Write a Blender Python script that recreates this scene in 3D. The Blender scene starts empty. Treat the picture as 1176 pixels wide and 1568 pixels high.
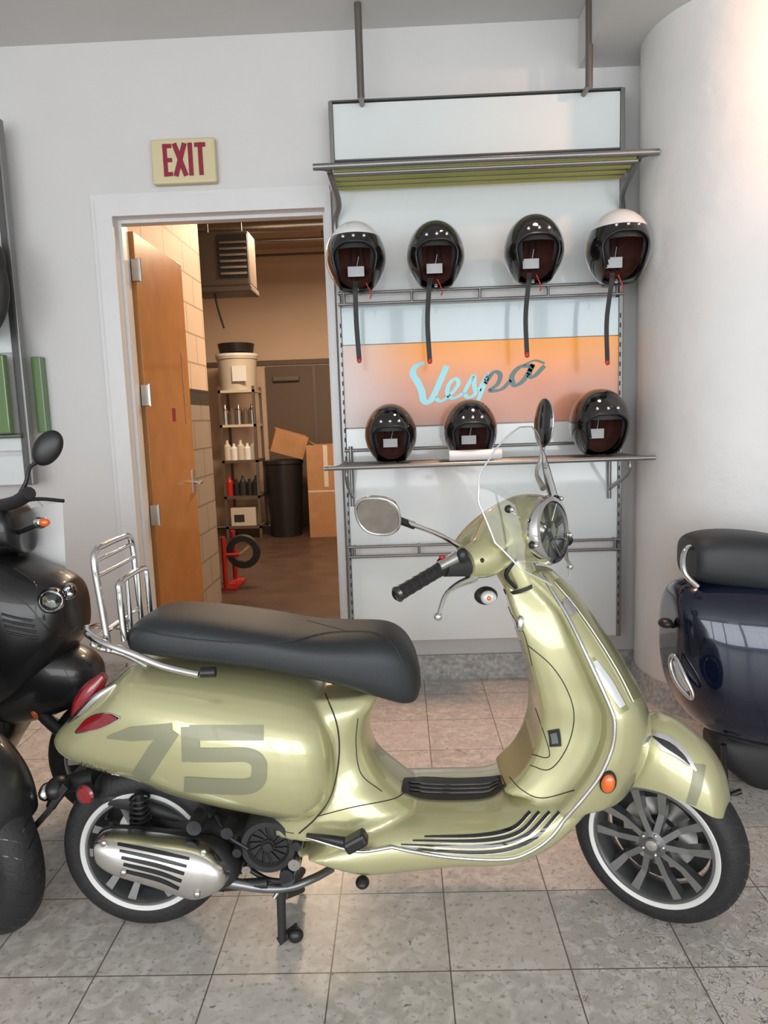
import bpy, bmesh, math, random
from mathutils import Vector, Matrix, Euler
from mathutils.bvhtree import BVHTree
random.seed(3)
D2R=math.pi/180
scene=bpy.context.scene
try:
    scene.view_settings.view_transform='Standard'
    scene.view_settings.look='None'
    scene.view_settings.exposure=0.0
except Exception as e: print(e)

# ------------------------------------------------------------ camera (survey of the room: 1176x1568 sheet)
SW,SH=1176.0,1568.0
FPX=1100.0
CAM=Vector((0,0,1.40))
yaw,pitch,roll=1.5*D2R,7.5*D2R,2.0*D2R
Fv=Vector((-math.sin(yaw)*math.cos(pitch),math.cos(yaw)*math.cos(pitch),-math.sin(pitch)))
R0=Vector((math.cos(yaw),math.sin(yaw),0)); U0=R0.cross(Fv)
Rv=R0*math.cos(roll)-U0*math.sin(roll)
Uv=U0*math.cos(roll)+R0*math.sin(roll)
cd=bpy.data.cameras.new('camera'); cam=bpy.data.objects.new('camera',cd); scene.collection.objects.link(cam)
M=Matrix.Identity(4)
for i in range(3):
    M[i][0]=Rv[i]; M[i][1]=Uv[i]; M[i][2]=-Fv[i]; M[i][3]=CAM[i]
cam.matrix_world=M
cd.sensor_fit='VERTICAL'; cd.sensor_height=24.0; cd.lens=FPX/SH*24.0
cd.clip_start=0.05
scene.camera=cam

def ray(px,py): return (Fv*FPX+Rv*(px-SW/2)+Uv*(SH/2-py)).normalized()
def T(px,py,y):
    """measurement on the sheet -> world point on the vertical plane y"""
    d=ray(px,py); return CAM+d*((y-CAM.y)/d.y)
def TP(px,py,p0,n):
    d=ray(px,py); return CAM+d*((p0-CAM).dot(n)/d.dot(n))
def TZ(px,py,z):
    d=ray(px,py); return CAM+d*((z-CAM.z)/d.z)

# ------------------------------------------------------------ materials
def mat(name,col,rough=0.5,metal=0.0,coat=0.0,spec=0.5,noise=0.0,nscale=8.0,bump=0.0,bscale=60.0,emit=None,es=0.0,trans=0.0,coatr=0.03):
    m=bpy.data.materials.new(name); m.use_nodes=True
    nt=m.node_tree; b=nt.nodes['Principled BSDF']
    c=(col[0],col[1],col[2],1)
    b.inputs['Base Color'].default_value=c
    b.inputs['Roughness'].default_value=rough
    b.inputs['Metallic'].default_value=metal
    b.inputs['Coat Weight'].default_value=coat
    b.inputs['Coat Roughness'].default_value=coatr
    b.inputs['Specular IOR Level'].default_value=spec
    b.inputs['Transmission Weight'].default_value=trans
    if emit:
        b.inputs['Emission Color'].default_value=(*emit,1); b.inputs['Emission Strength'].default_value=es
    if noise>0 or bump>0:
        tc=nt.nodes.new('ShaderNodeTexCoord')
    if noise>0:
        n=nt.nodes.new('ShaderNodeTexNoise'); n.inputs['Scale'].default_value=nscale; n.inputs['Detail'].default_value=5
        nt.links.new(tc.outputs['Object'],n.inputs['Vector'])
        r=nt.nodes.new('ShaderNodeValToRGB')
        r.color_ramp.elements[0].position=0.3; r.color_ramp.elements[1].position=0.7
        r.color_ramp.elements[0].color=(*[x*(1-noise) for x in col],1)
        r.color_ramp.elements[1].color=(*[min(1,x*(1+noise)) for x in col],1)
        nt.links.new(n.outputs['Fac'],r.inputs['Fac']); nt.links.new(r.outputs['Color'],b.inputs['Base Color'])
    if bump>0:
        n2=nt.nodes.new('ShaderNodeTexNoise'); n2.inputs['Scale'].default_value=bscale; n2.inputs['Detail'].default_value=4
        nt.links.new(tc.outputs['Object'],n2.inputs['Vector'])
        bp=nt.nodes.new('ShaderNodeBump'); bp.inputs['Strength'].default_value=bump; bp.inputs['Distance'].default_value=0.01
        nt.links.new(n2.outputs['Fac'],bp.inputs['Height']); nt.links.new(bp.outputs['Normal'],b.inputs['Normal'])
    return m

M_wall=mat('wall_paint',(0.635,0.63,0.625),0.55,noise=0.03,nscale=2,bump=0.08,bscale=25)
M_ceil=mat('ceiling_paint',(0.62,0.615,0.61),0.7,noise=0.02,nscale=2)
M_col=mat('column_plaster',(0.73,0.72,0.71),0.5,noise=0.03,nscale=3,bump=0.5,bscale=10)
M_trim=mat('door_frame_paint',(0.68,0.68,0.68),0.35,noise=0.02)
M_paint=mat('scooter_paint_green',(0.50,0.485,0.265),0.28,0.42,1.0)
M_paintD=mat('scooter_paint_olive',(0.30,0.29,0.13),0.3,0.5,0.6)
M_decal=mat('decal_satin',(0.26,0.26,0.17),0.45,0.3,0.2)
M_seat=mat('seat_vinyl',(0.020,0.024,0.027),0.5,bump=0.15,bscale=350)
M_seam=mat('seam_dark',(0.02,0.02,0.012),0.6)
M_blk=mat('plastic_black',(0.012,0.012,0.013),0.38)
M_blkm=mat('plastic_black_matte',(0.02,0.02,0.021),0.6,noise=0.15)
M_gls=mat('gloss_black',(0.006,0.006,0.007),0.07,0,1.0)
M_rub=mat('tyre_rubber',(0.013,0.013,0.014),0.62,noise=0.2,nscale=30,bump=0.2,bscale=120)
M_chr=mat('chrome',(0.74,0.74,0.74),0.09,1.0)
M_steel=mat('brushed_steel',(0.50,0.49,0.47),0.3,1.0,noise=0.06,nscale=20)
M_alum=mat('aluminium_shield',(0.78,0.77,0.75),0.22,1.0,noise=0.04,nscale=15)
M_rimd=mat('rim_graphite',(0.20,0.205,0.21),0.3,0.8,0.5)
M_spoke=mat('spoke_grey',(0.33,0.335,0.34),0.25,0.9,0.4)
M_white=mat('white_gloss',(0.80,0.80,0.79),0.25,0,0.5)
M_ww=mat('whitewall',(0.66,0.66,0.64),0.45)
M_red=mat('red_lens',(0.22,0.004,0.010),0.12,0,1.0)
M_org=mat('orange_lens',(0.75,0.13,0.01),0.15,0,1.0)
M_lens=mat('clear_lens',(0.62,0.64,0.66),0.12,0.35,1.0)
M_eng=mat('engine_casting',(0.035,0.036,0.038),0.45,0.5,noise=0.3,nscale=25)
M_blue=mat('scooter_paint_blue',(0.003,0.007,0.026),0.2,0.4,1.0)
M_rack=mat('rack_grey_metal',(0.24,0.24,0.235),0.35,0.7)
M_frame=mat('rack_frame_dark',(0.10,0.10,0.10),0.4,0.5)
M_panel=mat('panel_backpainted_glass',(0.71,0.755,0.76),0.12,0,0.4,noise=0.015,nscale=1.5)
M_panelb=mat('panel_blue_glass',(0.48,0.58,0.605),0.12,0,0.4,noise=0.02,nscale=1.5)
M_slat=mat('slat_yellow_green',(0.40,0.40,0.10),0.4,0.1)
M_brown=mat('helmet_lining',(0.085,0.024,0.016),0.8,noise=0.25,nscale=30)
M_paper=mat('white_paper',(0.72,0.72,0.73),0.6)
M_wood=mat('door_oak',(0.42,0.18,0.05),0.35,0,0.3,noise=0.12,nscale=6)
M_card=mat('cardboard',(0.36,0.19,0.09),0.8,noise=0.1)
M_rcv=mat('red_plastic',(0.40,0.015,0.012),0.4)
M_bucket=mat('bucket_plastic',(0.55,0.50,0.42),0.45)
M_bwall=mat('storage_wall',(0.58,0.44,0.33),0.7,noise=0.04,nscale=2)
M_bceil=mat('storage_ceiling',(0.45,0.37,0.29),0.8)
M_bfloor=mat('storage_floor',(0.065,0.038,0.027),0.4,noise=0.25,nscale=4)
M_bdoor=mat('storage_door_brown',(0.11,0.078,0.055),0.6)
M_heat=mat('heater_metal',(0.13,0.10,0.08),0.5,0.3)
M_green=mat('green_acrylic',(0.10,0.19,0.06),0.25,0,0.5)
M_cream=mat('sign_cream',(0.62,0.54,0.33),0.4)
M_signred=mat('sign_red',(0.25,0.006,0.03),0.4)
M_teal=mat('script_teal',(0.20,0.40,0.42),0.3,0.3)
M_teald=mat('script_dark',(0.05,0.10,0.10),0.3,0.3)

def glassmat():
    m=bpy.data.materials.new('screen_acrylic'); m.use_nodes=True; nt=m.node_tree
    nt.nodes.clear()
    o=nt.nodes.new('ShaderNodeOutputMaterial'); mx=nt.nodes.new('ShaderNodeMixShader')
    tr=nt.nodes.new('ShaderNodeBsdfTransparent'); tr.inputs[0].default_value=(0.86,0.885,0.88,1)
    gl=nt.nodes.new('ShaderNodeBsdfGlossy'); gl.inputs['Roughness'].default_value=0.03
    fr=nt.nodes.new('ShaderNodeFresnel'); fr.inputs[0].default_value=1.55
    nt.links.new(fr.outputs[0],mx.inputs[0]); nt.links.new(tr.outputs[0],mx.inputs[1]); nt.links.new(gl.outputs[0],mx.inputs[2])
    nt.links.new(mx.outputs[0],o.inputs[0]); return m
M_glass=glassmat()

def floormat(x0,y0):
    m=bpy.data.materials.new('floor_terrazzo_tile'); m.use_nodes=True; nt=m.node_tree; L=nt.links.new
    b=nt.nodes['Principled BSDF']; b.inputs['Roughness'].default_value=0.30
    tc=nt.nodes.new('ShaderNodeTexCoord'); mp=nt.nodes.new('ShaderNodeMapping')
    mp.inputs['Location'].default_value=(-x0+3.05*4,-y0+3.05*4,0)
    L(tc.outputs['Object'],mp.inputs['Vector'])
    br=nt.nodes.new('ShaderNodeTexBrick'); br.offset=0; br.squash=1
    br.inputs['Scale'].default_value=1; br.inputs['Brick Width'].default_value=0.305; br.inputs['Row Height'].default_value=0.305
    br.inputs['Mortar Size'].default_value=0.0022; br.inputs['Mortar Smooth'].default_value=0.3
    br.inputs['Color1'].default_value=(0.56,0.52,0.465,1); br.inputs['Color2'].default_value=(0.45,0.42,0.38,1)
    br.inputs['Mortar'].default_value=(0.13,0.115,0.10,1)
    L(mp.outputs[0],br.inputs['Vector'])
    def mixc(f,a,bc,mode='MIX'):
        x=nt.nodes.new('ShaderNodeMix'); x.data_type='RGBA'; x.blend_type=mode
        if isinstance(f,float): x.inputs[0].default_value=f
        else: L(f,x.inputs[0])
        L(a,x.inputs[6])
        if isinstance(bc,tuple): x.inputs[7].default_value=(*bc,1)
        else: L(bc,x.inputs[7])
        return x.outputs[2]
    def ramp(inp,p0,p1,c0=(0,0,0,1),c1=(1,1,1,1)):
        r=nt.nodes.new('ShaderNodeValToRGB'); r.color_ramp.elements[0].position=p0; r.color_ramp.elements[1].position=p1
        r.color_ramp.elements[0].color=c0; r.color_ramp.elements[1].color=c1
        L(inp,r.inputs[0]); return r.outputs[0]
    n1=nt.nodes.new('ShaderNodeTexNoise'); n1.inputs['Scale'].default_value=22; n1.inputs['Detail'].default_value=8; n1.inputs['Distortion'].default_value=0.8
    L(tc.outputs['Object'],n1.inputs[0])
    c=mixc(ramp(n1.outputs[0],0.42,0.62),br.outputs['Color'],(0.63,0.595,0.55))
    n3=nt.nodes.new('ShaderNodeTexNoise'); n3.inputs['Scale'].default_value=60; n3.inputs['Detail'].default_value=3
    L(tc.outputs['Object'],n3.inputs[0])
    c=mixc(ramp(n3.outputs[0],0.58,0.68),c,(0.36,0.33,0.295))
    n2=nt.nodes.new('ShaderNodeTexNoise'); n2.inputs['Scale'].default_value=20; n2.inputs['Detail'].default_value=9; n2.inputs['Distortion'].default_value=2.0
    L(tc.outputs['Object'],n2.inputs[0])
    c=mixc(ramp(n2.outputs[0],0.68,0.71),c,(0.20,0.18,0.16))
    # worn scratches towards the right
    vo=nt.nodes.new('ShaderNodeTexVoronoi'); vo.feature='DISTANCE_TO_EDGE'; vo.inputs['Scale'].default_value=30
    nz=nt.nodes.new('ShaderNodeTexNoise'); nz.inputs['Scale'].default_value=14; L(tc.outputs['Object'],nz.inputs[0])
    ad=nt.nodes.new('ShaderNodeMix'); ad.data_type='VECTOR'; ad.inputs[0].default_value=0.22
    L(tc.outputs['Object'],ad.inputs[4]); L(nz.outputs['Color'],ad.inputs[5]); L(ad.outputs[1],vo.inputs[0])
    edge=ramp(vo.outputs['Distance'],0.0,0.04,(1,1,1,1),(0,0,0,1))
    sx=nt.nodes.new('ShaderNodeSeparateXYZ'); L(tc.outputs['Object'],sx.inputs[0])
    mr=nt.nodes.new('ShaderNodeMapRange'); mr.inputs[1].default_value=0.25; mr.inputs[2].default_value=0.65; L(sx.outputs[0],mr.inputs[0])
    mu=nt.nodes.new('ShaderNodeMath'); mu.operation='MULTIPLY'; L(edge,mu.inputs[0]); L(mr.outputs[0],mu.inputs[1])
    mu2=nt.nodes.new('ShaderNodeMath'); mu2.operation='MULTIPLY'; L(mu.outputs[0],mu2.inputs[0]); L(ramp(n1.outputs[0],0.38,0.5),mu2.inputs[1])
    c=mixc(mu2.outputs[0],c,(0.10,0.09,0.08))
    c=mixc(br.outputs['Fac'],c,(0.15,0.13,0.11))
    L(c,b.inputs['Base Color'])
    bp=nt.nodes.new('ShaderNodeBump'); bp.inputs['Strength'].default_value=0.15; bp.inputs['Distance'].default_value=0.002
    L(n1.outputs[0],bp.inputs['Height']); L(bp.outputs[0],b.inputs['Normal'])
    return m

def blockmat():
    m=bpy.data.materials.new('painted_block'); m.use_nodes=True; nt=m.node_tree; L=nt.links.new
    b=nt.nodes['Principled BSDF']; b.inputs['Roughness'].default_value=0.6
    tc=nt.nodes.new('ShaderNodeTexCoord'); sx=nt.nodes.new('ShaderNodeSeparateXYZ'); L(tc.outputs['Object'],sx.inputs[0])
    cb=nt.nodes.new('ShaderNodeCombineXYZ'); L(sx.outputs[1],cb.inputs[0]); L(sx.outputs[2],cb.inputs[1])
    br=nt.nodes.new('ShaderNodeTexBrick'); br.inputs['Scale'].default_value=1; br.inputs['Brick Width'].default_value=0.405
    br.inputs['Row Height'].default_value=0.203; br.inputs['Mortar Size'].default_value=0.006
    L(cb.outputs[0],br.inputs[0])
    r=nt.nodes.new('ShaderNodeValToRGB'); r.color_ramp.interpolation='CONSTANT'
    e=r.color_ramp.elements; e[0].position=0; e[0].color=(0.32,0.27,0.22,1)
    e[1].position=0.425; e[1].color=(0.04,0.032,0.028,1)
    x=e.new(0.455); x.color=(0.68,0.53,0.40,1)
    mr=nt.nodes.new('ShaderNodeMath'); mr.operation='DIVIDE'; mr.inputs[1].default_value=3.6; L(sx.outputs[2],mr.inputs[0]); L(mr.outputs[0],r.inputs[0])
    mx=nt.nodes.new('ShaderNodeMix'); mx.data_type='RGBA'; mx.blend_type='MULTIPLY'; mx.inputs[7].default_value=(0.6,0.57,0.55,1)
    L(br.outputs['Fac'],mx.inputs[0]); L(r.outputs[0],mx.inputs[6]); L(mx.outputs[2],b.inputs['Base Color'])
    bp=nt.nodes.new('ShaderNodeBump'); bp.invert=True; bp.inputs['Distance'].default_value=0.01; L(br.outputs['Fac'],bp.inputs['Height']); L(bp.outputs[0],b.inputs['Normal'])
    return m
M_block=blockmat()

# ------------------------------------------------------------ mesh helpers
def link(o,parent=None):
    scene.collection.objects.link(o)
    if parent is not None:
        o.parent=parent; o.matrix_parent_inverse=parent.matrix_world.inverted()
    return o
def empty(name,loc=(0,0,0)):
    e=bpy.data.objects.new(name,None); e.empty_display_size=0.1; e.location=loc
    scene.collection.objects.link(e); e.matrix_world=Matrix.Translation(Vector(loc)); return e
def mk(name,vs,fs,m,parent=None,smooth=True,M=None,autos=None):
    me=bpy.data.meshes.new(name)
    if M is not None: vs=[M@Vector(v) for v in vs]
    me.from_pydata([tuple(v) for v in vs],[],fs); me.validate()
    bm=bmesh.new(); bm.from_mesh(me); bmesh.ops.recalc_face_normals(bm,faces=bm.faces)
    if autos:
        for e in bm.edges:
            if len(e.link_faces)==2 and e.calc_face_angle(0)>autos: e.smooth=False
    for f in bm.faces: f.smooth=smooth
    bm.to_mesh(me); bm.free()
    for mm in (m if isinstance(m,list) else [m]): me.materials.append(mm)
    return link(bpy.data.objects.new(name,me),parent)
def cr(pts,n=6,cyc=False):
    P=[list(p) for p in pts]; out=[]; N=len(P)
    if N<3 and not cyc:
        for k in range(n+1):
            out.append([a+(b-a)*k/n for a,b in zip(P[0],P[1])])
        return out
    for i in range(N if cyc else N-1):
        p1=P[i]; p2=P[(i+1)%N]
        p0=P[(i-1)%N] if (cyc or i>0) else [2*a-b for a,b in zip(p1,p2)]
        p3=P[(i+2)%N] if (cyc or i+2<N) else [2*b-a for a,b in zip(p1,p2)]
        for k in range(n):
            t=k/n
            out.append([0.5*((2*b)+(c-a)*t+(2*a-5*b+4*c-d)*t*t+(-a+3*b-3*c+d)*t**3) for a,b,c,d in zip(p0,p1,p2,p3)])
    if not cyc: out.append(P[-1])
    return out
def grid(rings,closed_ring=True,cap=True,closed_loft=False):
    vs=[];fs=[];n=len(rings[0])
    for r in rings: vs+=r
    R=len(rings)
    for i in range(R if closed_loft else R-1):
        for j in range(n if closed_ring else n-1):
            a=i*n+j;b=i*n+(j+1)%n;c=((i+1)%R)*n+(j+1)%n;d=((i+1)%R)*n+j
            fs.append((a,b,c,d))
    if cap and closed_ring and not closed_loft:
        fs.append(tuple(range(n-1,-1,-1))); fs.append(tuple((R-1)*n+k for k in range(n)))
    return vs,fs
def tube(name,pts,r,m,parent=None,n=6,seg=12,cyc=False,straight=False,M=None):
    P=[tuple(p)+((r[i] if isinstance(r,(list,tuple)) else r),) for i,p in enumerate(pts)]
    Q=P if straight else cr(P,n,cyc)
    c=[Vector(q[:3]) for q in Q]; rr=[max(q[3],1e-4) for q in Q]; N=len(c)
    rings=[]; up=None
    for i in range(N):
        if cyc: t=(c[(i+1)%N]-c[(i-1)%N])
        else: t=c[min(i+1,N-1)]-c[max(i-1,0)]
        t.normalize()
        if up is None:
            up=Vector((0,0,1)) if abs(t.z)<0.9 else Vector((0,1,0))
        up=(up-t*up.dot(t)); up.normalize(); s=t.cross(up)
        rings.append([c[i]+(up*math.cos(a)+s*math.sin(a))*rr[i] for a in [2*math.pi*k/seg for k in range(seg)]])
    vs,fs=grid(rings,True,True,cyc)
    return mk(name,vs,fs,m,parent,M=M,autos=0.9)
def se(a,n):
    c,s=math.cos(a),math.sin(a)
    return (math.copysign(abs(c)**(2/n),c),math.copysign(abs(s)**(2/n),s))
def xloft_data(st,n=5,seg=40,arch=False):
    Q=cr(st,n); rings=[]
    for x,zt,zb,w,e,y in Q:
        w=max(w,0.002)
        if arch:
            ring=[]
            for k in range(seg+1):
                c,s=se(math.pi*k/seg,e); ring.append(Vector((x,y+w*c,zb+(zt-zb)*s)))
            rings.append(ring)
        else:
            zc=(zt+zb)/2; h=(zt-zb)/2
            rings.append([Vector((x,y+w*se(2*math.pi*k/seg,e)[0],zc+h*se(2*math.pi*k/seg,e)[1])) for k in range(seg)])
    return grid(rings)
def box(name,lo,hi,m,parent=None,bev=0.0,M=None,seg=2):
    bm=bmesh.new(); bmesh.ops.create_cube(bm,size=1)
    for v in bm.verts:
        v.co=Vector([(lo[i]+hi[i])/2+v.co[i]*(hi[i]-lo[i]) for i in range(3)])
    if bev>0: bmesh.ops.bevel(bm,geom=list(bm.edges),offset=bev,segments=seg,affect='EDGES',profile=0.5)
    if M is not None: bm.transform(M)
    me=bpy.data.meshes.new(name); bm.to_mesh(me); bm.free()
    for f in me.polygons: f.use_smooth=False
    me.materials.append(m)
    return link(bpy.data.objects.new(name,me),parent)
def boxes(name,lst,m,parent=None,M=None):
    vs=[];fs=[]
    for lo,hi in lst:
        b=len(vs)
        vs+=[(x,y,z) for x in (lo[0],hi[0]) for y in (lo[1],hi[1]) for z in (lo[2],hi[2])]
        fs+=[tuple(b+i for i in f) for f in ((0,1,3,2),(4,6,7,5),(0,4,5,1),(2,3,7,6),(0,2,6,4),(1,5,7,3))]
    return mk(name,vs,fs,m,parent,smooth=False,M=M)
def lathe(name,prof,m,parent=None,M=None,seg=64,closed=False,autos=0.6):
    rings=[]
    for k in range(seg):
        a=2*math.pi*k/seg
        rings.append([Vector((r*math.cos(a),y,r*math.sin(a))) for r,y in prof])
    vs,fs=grid(rings,closed,False,True)
    return mk(name,vs,fs,m,parent,M=M,autos=autos)
def ellip(name,c,r,m,parent=None,rot=(0,0,0),seg=28,M=None):
    bm=bmesh.new(); bmesh.ops.create_uvsphere(bm,u_segments=seg,v_segments=seg//2,radius=1)
    X=Matrix.Translation(Vector(c))@Euler(rot).to_matrix().to_4x4()@Matrix.Diagonal((r[0],r[1],r[2],1))
    if M is not None: X=M@X
    bm.transform(X)
    for f in bm.faces: f.smooth=True
    me=bpy.data.meshes.new(name); bm.to_mesh(me); bm.free(); me.materials.append(m)
    return link(bpy.data.objects.new(name,me),parent)
def quad(name,p,m,parent=None,th=0.0,d=None):
    if th>0:
        d=d or Vector((0,1,0)); vs=list(p)+[q+d*th for q in p]; n=len(p)
        fs=[tuple(range(n)),tuple(range(2*n-1,n-1,-1))]+[(i,(i+1)%n,n+(i+1)%n,n+i) for i in range(n)]
        return mk(name,vs,fs,m,parent,smooth=False)
    return mk(name,p,[tuple(range(len(p)))],m,parent,smooth=False)
def bvh_of(*objs):
    vs=[];fs=[]
    for o in objs:
        b=len(vs); vs+=[o.matrix_world@v.co for v in o.data.vertices]; fs+=[tuple(b+i for i in p.vertices) for p in o.data.polygons]
    return BVHTree.FromPolygons(vs,fs)
def snap(bvh,px,py,off=0.0015,fy=1.63):
    d=ray(px,py); h=bvh.ray_cast(CAM,d,6)
    if h[0] is None: return None
    n=h[1]
    if n.dot(d)>0: n=-n
    return h[0]+n*off
def strip(name,bvh,pts,hw,m,parent,off=0.0015,n=6,cross=3,straight=False,fallback=None):
    P=[(p[0],p[1],(hw[i] if isinstance(hw,(list,tuple)) else hw)) for i,p in enumerate(pts)]
    if straight:
        Q=[]
        for i in range(len(P)-1):
            for k in range(n): Q.append([a+(b-a)*k/n for a,b in zip(P[i],P[i+1])])
        Q.append(P[-1])
    else: Q=cr(P,n)
    rows=[];N=len(Q)
    for i in range(N):
        a=Q[max(i-1,0)];b=Q[min(i+1,N-1)]
        tx,ty=b[0]-a[0],b[1]-a[1];l=math.hypot(tx,ty) or 1; nx,ny=-ty/l,tx/l
        row=[snap(bvh,Q[i][0]+nx*Q[i][2]*s,Q[i][1]+ny*Q[i][2]*s,off) for s in [(-1+2*k/cross) for k in range(cross+1)]]
        rows.append(row)
    vs=[];fs=[];idx={}
    for i,row in enumerate(rows):
        for j,v in enumerate(row):
            if v is not None: idx[(i,j)]=len(vs); vs.append(v)
    for i in range(N-1):
        for j in range(cross):
            k=[(i,j),(i,j+1),(i+1,j+1),(i+1,j)]
            if all(q in idx for q in k):
                f=[idx[q] for q in k]
                if max((vs[f[a]]-vs[f[(a+1)%4]]).length for a in range(4))<0.09: fs.append(tuple(f))
    if not fs: return None
    return mk(name,vs,fs,m,parent)
def stube(name,bvh,pts,r,m,parent,n=6,off=0.0,straight=False):
    Q=cr(pts,n); o=[]
    for q in Q:
        h=snap(bvh,q[0],q[1],off)
        if h is not None and (not o or (h-o[-1]).length<0.12): o.append(h)
    if len(o)<3: return None
    return tube(name,o,r,m,parent,straight=True,seg=8)

# ============================================================ ROOM
WY=3.72; CZ=3.25
XL,XR,YF=-4.2,4.2,-3.6
dl=T(187,500,WY).x; dr=T(503,400,WY).x; dt=T(345,325,WY).z
boxes('wall_back',[((XL,WY,0),(dl,WY+0.15,3.6)),((dr,WY,0),(XR,WY+0.15,3.6)),((dl,WY,dt),(dr,WY+0.15,3.6))],M_wall)
j=TZ(690,1487,0)
box('floor',(XL,YF,-0.05),(XR,WY+0.15,0),floormat(j.x,j.y))
box('ceiling',(XL,YF,CZ),(XR,WY,CZ+0.05),M_ceil)
box('wall_left',(XL-0.1,YF,0),(XL,WY+0.15,CZ),M_wall)
box('wall_right',(XR,YF,0),(XR+0.1,WY+0.15,CZ),M_wall)
bx=T(886,105,WY)
box('ceiling_beam',(bx.x,YF+0.01,bx.z),(bx.x+1.2,WY-0.002,CZ-0.002),M_ceil)
wl=[]; nwin=4; ww=(XR-XL)/nwin
wl.append(((XL,YF-0.12,0),(XR,YF,0.35))); wl.append(((XL,YF-0.12,2.95),(XR,YF,CZ)))
for i in range(nwin+1):
    x=XL+i*ww; wl.append(((x-0.09,YF-0.12,0.35),(x+0.09,YF,2.95)))
boxes('wall_front',wl,M_wall)
for i in range(nwin):
    x=XL+i*ww
    boxes('window_%d'%(i+1),[((x+0.09,YF-0.09,2.1),(x+ww-0.09,YF-0.04,2.16)),((x+ww/2-0.025,YF-0.09,0.35),(x+ww/2+0.025,YF-0.04,2.95))],M_frame)
M_base=mat('baseboard_terrazzo',(0.42,0.42,0.41),0.4,noise=0.35,nscale=45)
bbz=T(700,1003,WY-0.02).z
boxes('baseboard_back',[((XL,WY-0.02,0),(dl-0.12,WY-0.001,bbz)),((dr+0.1,WY-0.02,0),(XR,WY-0.001,bbz))],M_base)
crr=0.45; cyy=3.45; cx=T(973,500,cyy+0.1).x+crr
def cyl(name,c,r,z0,z1,m,parent=None,seg=96):
    rings=[[Vector((c[0]+r*math.cos(2*math.pi*k/seg),c[1]+r*math.sin(2*math.pi*k/seg),z)) for k in range(seg)] for z in (z0,z1)]
    vs,fs=grid(rings); return mk(name,vs,fs,m,parent,autos=0.5)
colE=empty('column',(cx,cyy,0))
cyl('shaft',(cx,cyy),crr,0.0,bx.z-0.001,M_col,colE)
cyl('plinth',(cx,cyy),crr+0.012,0.0,bbz,M_base,colE)
cyl('shaft_top',(cx,cyy),crr,bx.z-0.001,CZ-0.003,M_col,colE)
fw=0.075
trimE=empty('trim_1',(dl,WY,0))
iv=0.006
boxes('casing',[((dl-fw,WY-0.035,0),(dl+iv,WY+0.165,dt+fw)),((dr-iv,WY-0.035,0),(dr+fw*0.35,WY+0.165,dt+fw)),((dl+iv,WY-0.035,dt-iv),(dr-iv,WY+0.165,dt+fw))],M_trim,trimE)
boxes('stop',[((dl+iv,WY+0.04,0),(dl+iv+0.016,WY+0.09,dt-iv)),((dr-iv-0.016,WY+0.04,0),(dr-iv,WY+0.09,dt-iv)),((dl+iv+.016,WY+0.04,dt-iv-0.016),(dr-iv-.016,WY+0.09,dt-iv))],M_trim,trimE)
boxes('outer_lip',[((dl-fw-0.03,WY-0.012,0),(dl-fw,WY,dt+fw+0.03)),((dl-fw,WY-0.012,dt+fw),(dr+0.02,WY,dt+fw+0.03))],M_trim,trimE)
doorE=empty('door_1',(dl+0.02,WY+0.2,0))
dh=dt-0.02; x0=dl-0.022
box('leaf',(x0,WY+0.20,0.012),(x0+0.045,WY+1.04,dh),M_wood,doorE,bev=0.002)
box('leaf_edge_plate',(x0+0.045,WY+0.96,0.95),(x0+0.05,WY+1.03,1.10),M_steel,doorE)
tube('lever',[(x0+0.05,WY+0.98,1.02),(x0+0.10,WY+0.98,1.02),(x0+0.105,WY+0.90,1.02)],0.010,M_steel,doorE)
box('window_sticker',(x0+0.0455,WY+0.64,1.42),(x0+0.047,WY+0.70,1.50),M_signred,doorE)
box('pull_plate',(x0+0.0455,WY+0.90,1.40),(x0+0.048,WY+0.92,1.85),M_card,doorE)
for k,(px,py) in enumerate(((205,412),(220,605),(234,790))):
    z=T(px,py,WY+0.15).z
    box('hinge_%d'%k,(x0+0.030,WY+0.168,z-0.057),(x0+0.075,WY+0.199,z+0.057),M_steel,doorE,bev=0.003)
    tube('hinge_pin_%d'%k,[(x0+0.075,WY+0.18,z-0.06),(x0+0.075,WY+0.18,z+0.06)],0.008,M_steel,doorE)

# storage room
BY=9.6; BZ=3.6
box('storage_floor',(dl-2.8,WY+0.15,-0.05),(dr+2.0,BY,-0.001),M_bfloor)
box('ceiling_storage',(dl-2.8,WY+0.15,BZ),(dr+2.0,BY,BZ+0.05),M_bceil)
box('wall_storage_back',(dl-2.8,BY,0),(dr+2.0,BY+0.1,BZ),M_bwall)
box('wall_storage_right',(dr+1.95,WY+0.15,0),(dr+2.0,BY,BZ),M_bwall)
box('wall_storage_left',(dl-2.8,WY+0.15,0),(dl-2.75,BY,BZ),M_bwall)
bwx=dl-0.05
yend=5.5
box('wall_storage_block',(bwx-0.2,WY+0.17,0),(bwx,yend,BZ-0.001),M_block)
q=T(405,556,BY)
box('wainscot_trim_2',(dl-2.7,BY-0.03,q.z-0.03),(dr+1.9,BY,q.z+0.03),M_bdoor)
bdE=empty('door_2',(T(450,700,BY).x,BY-0.05,0))
a=T(407,570,BY);b_=T(530,570,BY)
box('leaf',(a.x,BY-0.045,0.0),(b_.x,BY-0.001,q.z-0.05),M_bdoor,bdE)
box('closer',(a.x+0.1,BY-0.10,a.z-0.13),(a.x+0.45,BY-0.045,a.z-0.06),M_heat,bdE,bev=0.01)
box('seam_post',(a.x+0.62,BY-0.06,0),(a.x+0.66,BY-0.045,q.z-0.06),M_heat,bdE)
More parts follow.
